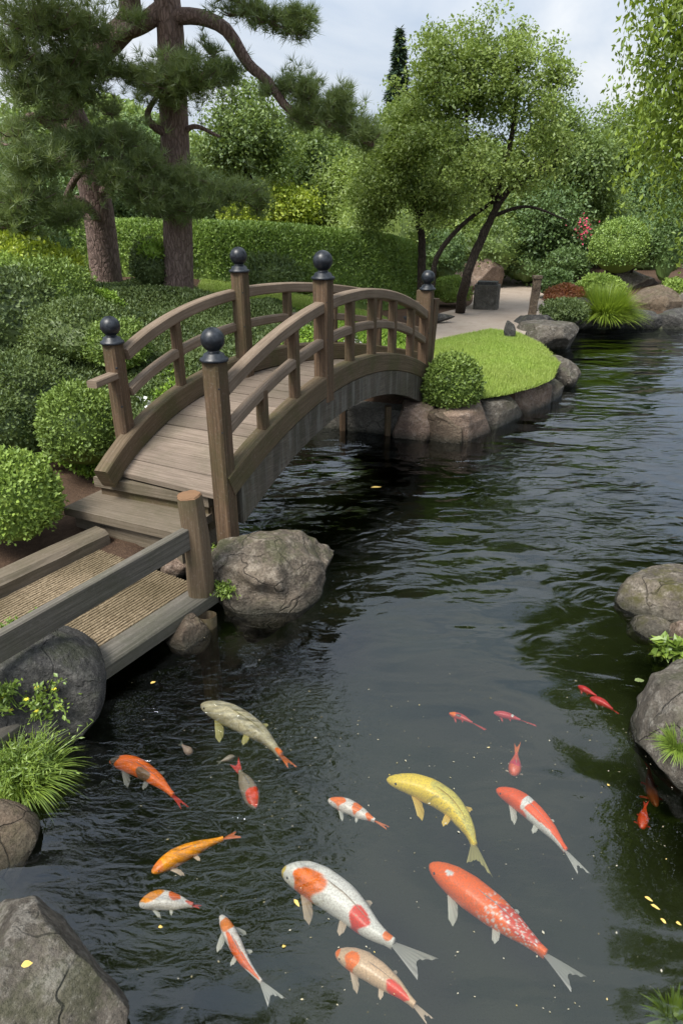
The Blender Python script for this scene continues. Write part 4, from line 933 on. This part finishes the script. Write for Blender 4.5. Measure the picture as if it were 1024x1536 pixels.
P = np.vstack(Ps); Dr = np.vstack(Ds); n = len(P); s = r.uniform(.6,1.3,n)
# keep the open sky to the left of the crown
pxs = 512+F*P[:,0]/(P[:,1]*cp+(CAMZ-P[:,2])*sp)
T.finish(leaf_quads(P, Dr, r.normal(0,1,(n,3)), .07*s, .032*s), quads(n), M['willow']); print('willow', n)

# ============================================================ stones & small things on the path
c = W(733,457,.42); zt = H1(c[0], c[1]+.3)-.03
bl = thing('stone_trough', (c[0], c[1]+.3, zt), 'pale grey-green carved stone block standing beside the path', 'stone block')
mb = MB(); Yb = c[1]+.3
sweep(mb, [(c[0], Yb, zt), (c[0], Yb, .80)], .52, .42, (.3,1,0), .04); mb.build('block', M['concrete'], bl)
mb = MB(); sweep(mb, [(c[0]-.0, Yb, .80), (c[0], Yb, .86)], .42, .32, (.3,1,0), .03); mb.build('basin_rim', M['rock_dark'], bl)
c = W(797,470,.4); sp_ = thing('stone_post', (c[0], c[1], .4), 'short weathered stone post at the right edge of the path', 'post')
mb = MB(); sweep(mb, smooth_path([(c[0], c[1], .3), (c[0]+.02, c[1], .7), (c[0]+.03, c[1], 1.05)], 6), .14, .16, (0,1,0), .03, .008, 2); mb.build('shaft', M['rock_brown'], sp_); 
mb = MB(); sweep(mb, [(c[0]+.03, c[1], 1.05), (c[0]+.03, c[1], 1.10)], .17, .19, (0,1,0), .02); mb.build('cap', M['rock_brown'], sp_)
rock('dark_stone', 'small upright blackish stone at the back edge of the lawn', tuple(W(764,497,.45)), (.1,.09,.2), 'rock_dark', 160, 4, 9, .12, cat='stone')
mb = MB(); st = thing('path_step', (D(775,440,18.5)[0], 18.5, .6), 'broad low timber step where the path leaves the garden', 'step')
q = D(775,441,18.5); sweep(mb, [(q[0]-1.0, 18.5, q[2]-.08), (q[0]+1.0, 18.5, q[2]-.08)], .4, .16); mb.build('board', M['plank'], st)
rock('log', 'dark fallen log edging the left side of the path', tuple(W(640,478,.4)), (.6,.12,.1), 'rock_dark', 161, 5, 8, .05, rot=.35, cat='log')
bn = D(1000,358,24); mb = MB(); sweep(mb, [(bn[0]-1.0, 24, bn[2]), (bn[0]+1.0, 24, bn[2])], .3, .14); wl = mb.build('low_wall', M['concrete']); tag(wl, 'pale low wall top glimpsed between shrubs at the far right', 'wall')

# tufts and sprigs near the camera
def sprig(name, label, c, n, spread, hgt, L, Wd, mat, seed, lean=(0,0,0), group=None, stems=True, flowers=0):
    r = np.random.default_rng(seed); root = thing(name, c, label, 'plant', group); Vs, Fs, k = [], [], 0; Ps, Ds = [], []
    for i in range(n):
        e = np.asarray(c)+r.normal(0,1,3)*[spread,spread,hgt*.35]+[0,0,hgt]+np.asarray(lean)*r.uniform(.5,1.2); m = (np.asarray(c)+e)/2+r.normal(0,.02,3)+[0,0,.03]
        P = smooth_path([np.asarray(c)+r.normal(0,.02,3)*[1,1,0], m, e], 8); V, Fq = tube_np(P, np.linspace(.003,.001,8), 4); Vs.append(V); Fs.append(Fq+k); k += len(V)
        for f in np.linspace(.25,1,16):
            q = P[int(f*7)]+r.normal(0,.008,3); Ps.append(q); Ds.append(norm(r.normal(0,.9,3)+[0,0,.2]))
    Ps = np.array(Ps); Ds = np.array(Ds); m = len(Ps); s = r.uniform(.6,1.3,m)
    mesh('stems', np.vstack(Vs), np.vstack(Fs), M['sprout'], root); mesh('leaves', leaf_quads(Ps, Ds, r.normal(0,.6,(m,3))+[0,0,1], L*s, Wd*s), quads(m), M[mat], root)
    if flowers:
        for j in range(flowers):
            p = Ps[r.integers(m)]+[0,0,.012]; a = r.uniform(0,6.28,5)
            d = np.stack([np.cos(np.arange(5)*1.257), np.sin(np.arange(5)*1.257), .3*np.ones(5)], -1); mesh('flower', leaf_quads(np.repeat([p],5,0), d, np.repeat([[0,0,1.]],5,0), .014, .011), quads(5), M['petal_yellow'], root)
    return root
sprig('flowering_sprig', 'leafy sprig with small yellow-orange flowers climbing over the dark boulder', D(62,1075,2.42), 26, .085, .1, .024, .015, 'sprout', 11, lean=(.05,.0,.02), flowers=7)
sprig('flowering_sprig', 'yellow-green sprig at the very left edge in front of the dark boulder', D(5,1060,2.36), 18, .07, .08, .024, .015, 'sprout', 12, flowers=3)
sprig('leafy_sprig', 'low green sprig trailing from the left end of the walkway rail', D(20,945,2.9), 12, .08, .02, .022, .013, 'sprout', 13)
clump('grass_tuft', 'large shaggy bright-green grassy tuft hanging over the water at the left edge', D(20,1150,2.2)-[0,0,.05], 900, .17, .005, 'sprout', 61, 1.3, rbase=.17, droop=1.3)
sprig('feathery_plant', 'feathery green foliage mixed through the grassy tuft', D(30,1150,2.2)-[.0,0,.06], 190, .11, .1, .024, .007, 'sprout', 14)
sprig('moss_plant', 'bright small-leaved plant in the cleft between log post and bridge boulder', (-.86,3.86,.16), 40, .05, .1, .02, .012, 'sprout', 15, lean=(.03,-.05,0))
sprig('moss_plant', 'mossy small-leaved cushion low on the left side of the bridge boulder', (-.72,3.56,.1), 45, .06, .05, .02, .012, 'sprout', 16)
clump('grass_tuft', 'bright green grass tuft on the tall right-hand boulder at the frame edge', D(1018,1120,2.2), 500, .09, .004, 'sprout', 62, 1.2, rbase=.04)
clump('grass_tuft', 'leafy green tuft in the bottom right corner of the photo', D(1012,1530,1.36), 90, .1, .014, 'sprout', 63, 1.2, rbase=.04)
sprig('water_plant', 'broad-leaved green water plant between the two right-hand boulders', W(1000,985,.0), 9, .07, .05, .07, .04, 'sprout', 17)

# ============================================================ KOI
t = NT('koi_skin'); at = t.new('ShaderNodeAttribute'); at.attribute_name = 'Col'; o = t.coord()
vo = t.new('ShaderNodeTexVoronoi'); vo.inputs['Scale'].default_value = 150; t.link(o, vo.inputs['Vector'])
kc = t.mix(t.math('MULTIPLY', t.ramp(vo.outputs['Distance'], [(.35, 0.0), (.75, 1.0)]), .28), at.outputs['Color'], (.2,.12,.08)); 
t.principled(kc, .38, t.bump(vo.outputs['Distance'], .25, .002), .5); M['koi'] = t.m
def fin_mat(name, col, alpha=.55):
    t = NT(name); uv = t.coord('UV'); w = t.new('ShaderNodeTexWave'); w.inputs['Scale'].default_value = 9; w.inputs['Distortion'].default_value = .6; t.link(uv, w.inputs['Vector']); w.bands_direction = 'Y'
    d = t.new('ShaderNodeBsdfPrincipled'); t.link(t.mix(t.math('MULTIPLY', w.outputs['Fac'], .35), col, tuple(.6*c for c in col)), d.inputs['Base Color']); d.inputs['Roughness'].default_value = .5
    tr = t.new('ShaderNodeBsdfTransparent'); m = t.new('ShaderNodeMixShader'); m.inputs[0].default_value = alpha; t.link(tr.outputs[0], m.inputs[1]); t.link(d.outputs[0], m.inputs[2]); t.link(m.outputs[0], t.out.inputs[0]); return t.m
FIN = {'white': fin_mat('white_fin', (.75,.74,.68)), 'orange': fin_mat('orange_fin', (.75,.2,.05), .8), 'yellow': fin_mat('yellow_fin', (.8,.55,.1), .85), 'red': fin_mat('red_fin', (.6,.06,.04), .8), 'grey': fin_mat('grey_fin', (.3,.3,.3), .55), 'olive': fin_mat('olive_fin', (.55,.5,.2), .75), 'cream': fin_mat('cream_fin', (.7,.55,.42), .75)}
t = NT('fish_eye'); t.principled((.01,.01,.012), .1, None, .8); M['eye'] = t.m
OR, RD, WH, YE, CR = (.98,.19,.0), (.85,.04,.004), (.88,.87,.82), (1.0,.74,.06), (.72,.5,.32)
def koi(label, spine, depth, width, base, patches=(), fins='white', tail='white', tlen=.2, tang=(-25, 32), seed=1, fade=None, speck=None, pect=True, tapers=1.0, pecl=.17):
    """spine: picture points from nose to tail root, depth: centre below the surface, width: fraction of length"""
    _L = np.linalg.norm(W(*spine[-1], -.05)-W(*spine[0], -.05)); depth = max(depth, width*_L*.58+.016)
    n, k = 120, 40; P = smooth_path([W(px, py, -depth) for px, py in spine], n); Ltot = np.linalg.norm(np.diff(P, axis=0), axis=1).sum()
    root = thing('koi', P[n//3], label, 'koi', 'koi swimming in the pond')
    u = np.linspace(0, 1, n); wp = np.interp(u, [0,.015,.05,.11,.2,.33,.5,.66,.8,.92,1], [.10,.30,.50,.70,.88,1,.94,.72,.46,.29,.24])*width*Ltot/2
    hp = np.interp(u, [0,.015,.05,.11,.2,.33,.5,.66,.8,.92,1], [.10,.26,.44,.66,.88,1,.92,.72,.5,.38,.40])*width*Ltot*.52
    T = norm(np.gradient(P, axis=0)); sd = np.stack([T[:,1], -T[:,0], 0*T[:,0]], -1); th = np.linspace(0, 2*PI, k, endpoint=False)
    Z = np.array([0,0,1.])
    V = P[:,None,:]+sd[:,None,:]*(wp[:,None]*np.cos(th))[:,:,None]+Z*(hp[:,None]*(np.sin(th)+.06*np.sin(3*th)))[:,:,None]
    V = V.reshape(-1,3); i = np.arange(n-1)[:,None]; j = np.arange(k)[None,:]; j2 = (j+1)%k
    Fq = np.stack([i*k+j, (i+1)*k+j, (i+1)*k+j2, i*k+j2], -1).reshape(-1,4); Fl = [list(map(int,f)) for f in Fq]+[list(range(k)), list(range(n*k-1, n*k-k-1, -1))]
    r = np.random.default_rng(seed); f = sines(seed*7+3, 12, (5, 26)); U = np.repeat(u, k); Vv = np.tile(np.cos(th), n); up = np.tile(np.sin(th), n); q = np.stack([U*2, Vv*.35, up*.3], -1)
    nz = f(q)*.9; col = np.tile(np.array(base, float), (n*k, 1))
    for (u0, u1, v0, v1, c) in patches:
        d = (np.abs((U-(u0+u1)/2)/((u1-u0)/2))**2+np.abs((Vv-(v0+v1)/2)/((v1-v0)/2))**2)**(1/2); m = 1-sst(d+nz*.55, .92, 1.04); col = col*(1-m[:,None])+np.array(c)*m[:,None]
    if speck:
        u0, u1, dens, c = speck; g = sines(seed+50, 16, (20, 60))(np.stack([U*5, Vv*1.1+U*2, up*.4], -1)); m = (sst(g, .12, .22)*dens)*sst(U, u0, u0+.12)*(1-sst(U, u1-.08, u1)); col = col*(1-m[:,None])+np.array(c)*m[:,None]
    pale = sst(-up, .25, .8)[:,None]*.45; col = col*(1-pale)+np.array(WH)*pale*.8      # pale belly
    mesh('body', V, Fl, M['koi'], root, smooth=True, col=col)
    def fan(name, o, d, side, L, a0, a1, w0, mat, notch=0, m=11, rr=7, bend=.0):
        """fin as a fan of rays from o: d forward axis, side lateral axis; angles in degrees"""
        A = np.radians(np.linspace(a0, a1, m)); Vv_, uv = [], []
        for ii, a in enumerate(A):
            s_ = ii/(m-1); l = L*(1-notch*math.sin(PI*s_))*((1-.62*s_**1.4)*(.72+.28*min(1, s_*5)) if not notch else 1); st = o+side*(s_-.5)*w0
            for q_ in range(rr):
                f_ = q_/(rr-1); p = st+(d*math.cos(a)+side*math.sin(a))*l*f_+Z*(bend*l*f_*f_+.004*math.sin(ii*2.2)*f_); Vv_.append(p); uv.append((f_, s_))
        Vv_ = np.array(Vv_); Ff = [(ii*rr+q_, ii*rr+q_+1, (ii+1)*rr+q_+1, (ii+1)*rr+q_) for ii in range(m-1) for q_ in range(rr-1)]
        nn_ = len(Vv_); V2 = np.vstack([Vv_, Vv_-Z*.0016]); F2 = Ff+[tuple(x+nn_ for x in ff[::-1]) for ff in Ff]; uvs = [uv[x % nn_] for ff in F2 for x in ff]
        return mesh(name, V2, F2, FIN[mat], root, uvs, smooth=True)
    e = P[-1]-T[-1]*.01*Ltot; tilt = norm(sd[-1]*.8+Z*.6); back = T[-1]
    fan('tail_fin', e, back, tilt, Ltot*tlen*1.28, tang[0], tang[1], hp[-1]*1.4, tail, notch=.42, m=17, bend=-.04)
    a = int(n*.22); b = int(n*.55); c_ = int(n*.74)
    if pect:
        pecl *= 1.08
        for s in (1, -1):
            o_ = P[a]+sd[a]*s*wp[a]*.8-Z*hp[a]*.5; fan('pectoral_fin', o_, norm(T[a]*.85+sd[a]*s*.55-Z*.1), norm(T[a]*.55-sd[a]*s*.85), Ltot*pecl*1.1, -20, 20, Ltot*.022, fins, bend=-.35)
            o_ = P[b]+sd[b]*s*wp[b]*.8-Z*hp[b]*.4; fan('pelvic_fin', o_, norm(T[b]*.8+sd[b]*s*.6), norm(T[b]*.6-sd[b]*s*.8), Ltot*pecl*.62, -22, 26, Ltot*.022, fins, bend=-.15)
    # dorsal fin: a long low sail along the back, folded slightly to one side
    ia, ib = int(n*.36), int(n*.72); idx = np.arange(ia, ib+1); s_ = np.linspace(0,1,len(idx)); hh = Ltot*.035*np.minimum(1, s_*6)*(1-.75*s_)
    b0_ = P[idx]+Z*(hp[idx]*.92)[:,None]; t0 = b0_+Z*(hh*.55)[:,None]+sd[idx]*(hh*.8)[:,None]+T[idx]*(hh*.6)[:,None]
    Vd = np.vstack([b0_, t0]); m_ = len(idx); Fd = [(q_, q_+1, m_+q_+1, m_+q_) for q_ in range(m_-1)]; uvd = [(s_[x % m_]*3, 0 if x < m_ else 1) for ff in Fd for x in ff]
    mesh('dorsal_fin', Vd, Fd, FIN[fins], root, uvd, smooth=True)
    ie = int(n*.075)
    for s in (1, -1):
        Ve, Fe = uvsphere(P[ie]+sd[ie]*s*wp[ie]*.86+Z*hp[ie]*.42, (Ltot*.011,)*3, 10, 8); mesh('eye', Ve, Fe, M['eye'], root, smooth=True)
    return root
koi('largest koi, vivid orange-red with a white net pattern on its back and white fins', [(644,1297),(688,1327),(740,1366),(782,1400),(818,1432)], .055, .23, (1.0,.15,.0), [(.15,.21,.0,.45,WH),(.55,.95,-1,1,(.7,.05,.01))], 'white','white', .24, (-38,26), 3, speck=(.38,.97,.95,(.8,.77,.74)))
koi('big white koi with orange head saddle, red patches and a yellow mouth', [(423,1306),(466,1320),(515,1352),(556,1392),(590,1416)], .055, .25, WH, [(0,.035,-1,1,(.8,.6,.08)),(.12,.42,-.2,1.1,OR),(.6,.75,-.2,1.1,RD),(.88,.99,-.8,.8,OR)], 'cream','white', .26, (-36,30), 5)
koi('pale cream koi with orange nose and red rear patch at the bottom of the photo', [(503,1429),(545,1447),(590,1478),(622,1508)], .09, .25, CR, [(0,.06,-1,1,OR),(.14,.3,-.1,1.1,OR),(.6,.9,-.2,1.1,RD)], 'cream','cream', .18, (-10,16), 8)
koi('slim red koi with a white collar and long white tail at the right', [(744,1184),(782,1204),(822,1242),(848,1276)], .05, .21, (1.0,.11,.0), [(.36,.43,-.9,.9,WH),(.45,1.0,.75,1.3,WH)], 'white','white', .24, (-30,14), 11)
koi('golden yellow koi curving downward with dark-edged back', [(580,1169),(628,1180),(672,1204),(700,1240),(711,1268)], .05, .20, YE, [(.3,1.0,-1,.7,(.75,.66,.12))], 'yellow','olive', .2, (-12,34), 13, speck=(.3,.95,.6,(.25,.24,.08)))
koi('small orange and white koi left of the yellow one', [(492,1200),(520,1209),(545,1222),(562,1231)], .06, .26, (.8,.74,.68), [(.02,.3,-1,.8,OR),(.45,.62,-1,1,OR),(.72,.95,-.8,1,OR)], 'white','orange', .24, (-14,10), 15)
koi('pale grey-olive koi with an orange tail near the walkway', [(302,1057),(345,1073),(390,1100),(422,1133)], .08, .19, (.55,.5,.34), [(.93,1.1,-1,1,OR)], 'olive','orange', .14, (-14,10), 17, speck=(.2,.8,.35,(.12,.12,.09)))
koi('orange koi with dark nose and back marks at the left, closest to the rocks', [(165,1141),(200,1148),(236,1170),(260,1193)], .1, .19, (.9,.16,.01), [(0,.14,-1,1,(.08,.07,.06)),(.45,.62,.2,1.1,(.15,.08,.04))], 'grey','red', .2, (-8,10), 19)
koi('grey-brown koi with a scarlet head and red tail tip, facing the camera', [(384,1212),(376,1190),(366,1170),(360,1158)], .1, .34, (.32,.27,.2), [(0,.36,-1,1,(.85,.07,.02))], 'grey','red', .3, (-10,12), 21, pect=False)
koi('golden-orange koi with forked orange tail, swimming left', [(228,1309),(262,1287),(300,1270),(335,1258)], .06, .22, (.98,.36,.004), [(0,.16,-1,1,(.85,.22,.02))], 'cream','orange', .22, (-38,38), 23)
koi('orange koi with white saddles near the bottom left boulder', [(209,1357),(238,1350),(268,1354),(290,1358)], .07, .32, (.8,.76,.72), [(0,.4,-1.1,.6,(.85,.3,.02)),(.5,.7,-1.1,.5,(.82,.16,.03)),(.84,1.1,-1,1,(.8,.12,.05))], 'white','red', .12, (-8,8), 25)
koi('slender white and orange koi swimming away from the camera, with pale forked tail', [(331,1373),(346,1402),(366,1440),(392,1473)], .07, .17, (.8,.74,.7), [(.1,.32,-1,1,(.82,.25,.06)),(.32,.98,-.2,1.1,(.8,.14,.03))], 'white','white', .26, (-26,24), 27)
koi('small dark-banded red koi, uppermost of those in the open water', [(673,1070),(692,1076),(708,1084)], .08, .26, (.6,.06,.05), [(0,.25,-1,1,OR),(.3,.5,0,1,(.1,.06,.05))], 'red','red', .5, (-14,12), 29)
koi('small red koi with a white band, right of the dark-banded one', [(740,1069),(762,1074),(780,1080)], .07, .26, (.7,.06,.07), [(.6,.72,-1,1,WH)], 'red','red', .5, (-16,10), 31)
koi('short plump orange-pink koi pointing straight up the photo', [(770,1163),(772,1148),(774,1130)], .06, .42, (.8,.12,.05), [(.3,.6,-1,1,(.7,.05,.1))], 'cream','orange', .45, (-7,7), 33)
koi('crimson koi near the tall right-hand boulder, left one of the crossing pair', [(866,1029),(880,1036),(894,1044)], .06, .3, (.7,.03,.05), [], 'red','white', .3, (-10,10), 35)
koi('crimson koi near the tall right-hand boulder, lower one of the crossing pair', [(884,1047),(903,1054),(918,1064)], .06, .34, (.72,.04,.06), [], 'grey','red', .25, (-10,10), 37)
koi('small scarlet koi alone in the dark water below the right boulders', [(962,1243),(964,1226),(967,1210)], .1, .34, (.75,.06,.01), [], 'red','red', .25, (-10,10), 39)
koi('dim brownish-red koi deep in the shade beside the scarlet one', [(984,1210),(975,1180),(972,1150)], .38, .2, (.45,.1,.03), [], 'red','red', .25, (-14,14), 41)
koi('faint pale koi fading in the deeper water left of the scarlet-headed one', [(352,1134),(342,1138),(332,1142)], .22, .4, (.5,.42,.4), [], 'grey','grey', .3, (-14,14), 43, pect=False)
koi('faintest pinkish koi deep under the ripples above the left orange koi', [(288,1130),(281,1125),(274,1118)], .22, .5, (.5,.36,.34), [], 'grey','grey', .3, (-14,14), 45, pect=False)

# ============================================================ floating leaves and specks
t = NT('fallen_leaf'); n = t.noise(t.coord(), 60, 4); t.principled(t.mix(n, (.5,.33,.06), (.75,.58,.2)), .6); M['dead'] = t.m
t = NT('green_pad'); n = t.noise(t.coord(), 40, 4); t.principled(t.mix(n, (.12,.17,.06), (.2,.24,.1)), .4); M['pad'] = t.m
t = NT('pale_scum'); g = t.new('ShaderNodeNewGeometry'); t.principled(t.ramp(g.outputs['Random Per Island'], [(0,(.2,.18,.1)),(.5,(.3,.28,.2)),(.85,(.4,.38,.3)),(1,(.5,.38,.1))]), .6); M['speck'] = t.m
def fl_leaf(p, L, w, a, mat, name, label, seed, cup=.12):
    r = np.random.default_rng(seed); n = 9; s = np.linspace(0, 1, n); wd = w*np.sin(PI*s**.85)*.5*(1+.12*r.normal(0,1,n)); ca, sa = math.cos(a), math.sin(a); V = []
    for i in range(n):
        for v in (-1, -.5, 0, .5, 1): 
            x, y = L*(s[i]-.5), wd[i]*v; V.append((p[0]+x*ca-y*sa, p[1]+x*sa+y*ca, p[2]+.0025+cup*wd[i]*v*v*.5+.002*math.sin(s[i]*5)))
    Fq = [(i*5+k, (i+1)*5+k, (i+1)*5+k+1, i*5+k+1) for i in range(n-1) for k in range(4)]
    return tag(mesh(name, V, Fq, M[mat], smooth=True), label, 'leaf', 'single leaves lying on water and rock')
for k, (px, py, L, w, a, mt, lab, z) in enumerate([
    (564,731,.10,.035,.2,'dead','thin yellowish leaf floating alone in the dark water beyond the bridge boulder',0),(230,1024,.03,.018,.8,'dead','pale leaf floating just off the walkway edge',0),
    (958,1021,.055,.035,.1,'pad','oval green leaf floating left of the tall right-hand boulder',0),(976,1028,.03,.024,1.2,'pad','smaller round green leaf beside the oval floating one',0),
    (445,1355,.036,.012,-.9,'dead','peach-coloured leaf floating below the big white koi',0),(41,1447,.030,.02,.3,'dead','bright orange leaf lying on the huge bottom-left boulder',.425),
    (972,1349,.03,.012,-.6,'dead','ochre leaf in the dark lower right water, topmost of its little row',0),(982,1361,.034,.012,-.6,'dead','ochre leaf in the dark lower right water, in the middle of its row',0),
    (994,1382,.022,.014,-.9,'dead','ochre leaf in the dark lower right water, lowest of its little row',0),(1017,1386,.02,.012,-.5,'dead','ochre leaf in the dark lower right water at the frame edge',0),
    (241,1391,.016,.012,.2,'dead','yellow petal floating under the white-saddled koi',0),(426,1420,.014,.01,.5,'dead','yellow petal floating above the pale forked tail',0),(912,1178,.014,.012,.4,'dead','tan leaf scrap drifting by the slim red koi',0)]):
    fl_leaf(W(px, py, z), L, w, a, mt, 'fallen_leaf', lab, 700+k)
r = np.random.default_rng(123); P = []
while len(P) < 430:
    x, y = r.uniform(380, 1010), r.uniform(940, 1530)
    if r.uniform() < .25: x = r.uniform(180, 1010)
    if r.uniform() < .35: y = r.normal(1120, 60)
    if y < 1530: P.append(W(x, y, .0015+r.uniform(0,.001)))
P = np.array(P); P = P[sdist(P[:,0], P[:,1]) < -.05]; m = len(P)
s = r.lognormal(-.35, .5, m).clip(.3, 2.0)
a = r.uniform(0, 2*PI, m); V = leaf_quads(P, np.stack([np.cos(a), np.sin(a), 0*a], -1), np.repeat([[0,0,1.]], m, 0), .0075*s, .0042*s, .02)
tag(mesh('floating_specks', V, quads(m), M['speck'], origin=(0,0,0)), 'tiny pale and yellow specks scattered over the pond surface', 'specks', kind='stuff')

# ============================================================ sky and light
EL, AZ = math.radians(56), math.radians(-138)          # sun high behind the camera's left (azimuth from +Y, clockwise)
w = bpy.data.worlds.new('World'); SC.world = w; w.use_nodes = True; nt = w.node_tree; nt.nodes.clear()
N = nt.nodes.new; Lk = nt.links.new
out = N('ShaderNodeOutputWorld'); bgd = N('ShaderNodeBackground'); bgd.inputs['Strength'].default_value = .1; Lk(bgd.outputs[0], out.inputs[0])
sky = N('ShaderNodeTexSky'); sky.sky_type = 'NISHITA'; sky.sun_disc = False; sky.sun_elevation = EL; sky.sun_rotation = AZ; sky.air_density = 1.0; sky.dust_density = 2.0
tc = N('ShaderNodeTexCoord'); mp = N('ShaderNodeMapping'); mp.inputs['Scale'].default_value = (1, 1, 2.4); Lk(tc.outputs['Generated'], mp.inputs[0])
nz = N('ShaderNodeTexNoise'); nz.inputs['Scale'].default_value = 2.3; nz.inputs['Detail'].default_value = 6; nz.inputs['Roughness'].default_value = .55; nz.inputs['Distortion'].default_value = .5; Lk(mp.outputs[0], nz.inputs['Vector'])
rp = N('ShaderNodeValToRGB'); rp.color_ramp.elements[0].position = .35; rp.color_ramp.elements[0].color = (3.9,4.8,6.1,1); rp.color_ramp.elements[1].position = .62; rp.color_ramp.elements[1].color = (7.7,7.9,8.1,1); Lk(nz.outputs['Fac'], rp.inputs[0])
mxn = N('ShaderNodeMix'); mxn.data_type = 'RGBA'; mxn.inputs[0].default_value = .88; Lk(sky.outputs[0], mxn.inputs[6])
sz = N('ShaderNodeSeparateXYZ'); Lk(tc.outputs['Generated'], sz.inputs[0])      # an overcast sky is brighter overhead than at the horizon
ma = N('ShaderNodeMath'); ma.operation = 'MULTIPLY_ADD'; ma.use_clamp = False; ma.inputs[1].default_value = .75; ma.inputs[2].default_value = .74; Lk(sz.outputs[2], ma.inputs[0])
mm_ = N('ShaderNodeMath'); mm_.operation = 'MAXIMUM'; mm_.inputs[1].default_value = .3; Lk(ma.outputs[0], mm_.inputs[0])
vs = N('ShaderNodeVectorMath'); vs.operation = 'SCALE'; Lk(rp.outputs[0], vs.inputs[0]); Lk(mm_.outputs[0], vs.inputs['Scale']); Lk(vs.outputs[0], mxn.inputs[7]); Lk(mxn.outputs[2], bgd.inputs[0])
sl = bpy.data.lights.new('sun', 'SUN'); sl.energy = 3.9; sl.angle = math.radians(22); sl.color = (1, .95, .87)
so = bpy.data.objects.new('sun', sl); COL.objects.link(so)
dv = Vector((math.sin(AZ)*math.cos(EL), math.cos(AZ)*math.cos(EL), math.sin(EL))); so.rotation_euler = dv.to_track_quat('Z', 'Y').to_euler(); so.location = dv*30
SC.view_settings.view_transform = 'Standard'; SC.view_settings.look = 'None'; SC.view_settings.gamma = 1; SC.view_settings.exposure = .56
SC.cycles.max_bounces = 8; SC.cycles.diffuse_bounces = 3; SC.cycles.glossy_bounces = 4; SC.cycles.transmission_bounces = 6; SC.cycles.transparent_max_bounces = 16
SC.cycles.caustics_reflective = False; SC.cycles.caustics_refractive = False; SC.cycles.use_denoising = True; SC.cycles.sample_clamp_indirect = 6
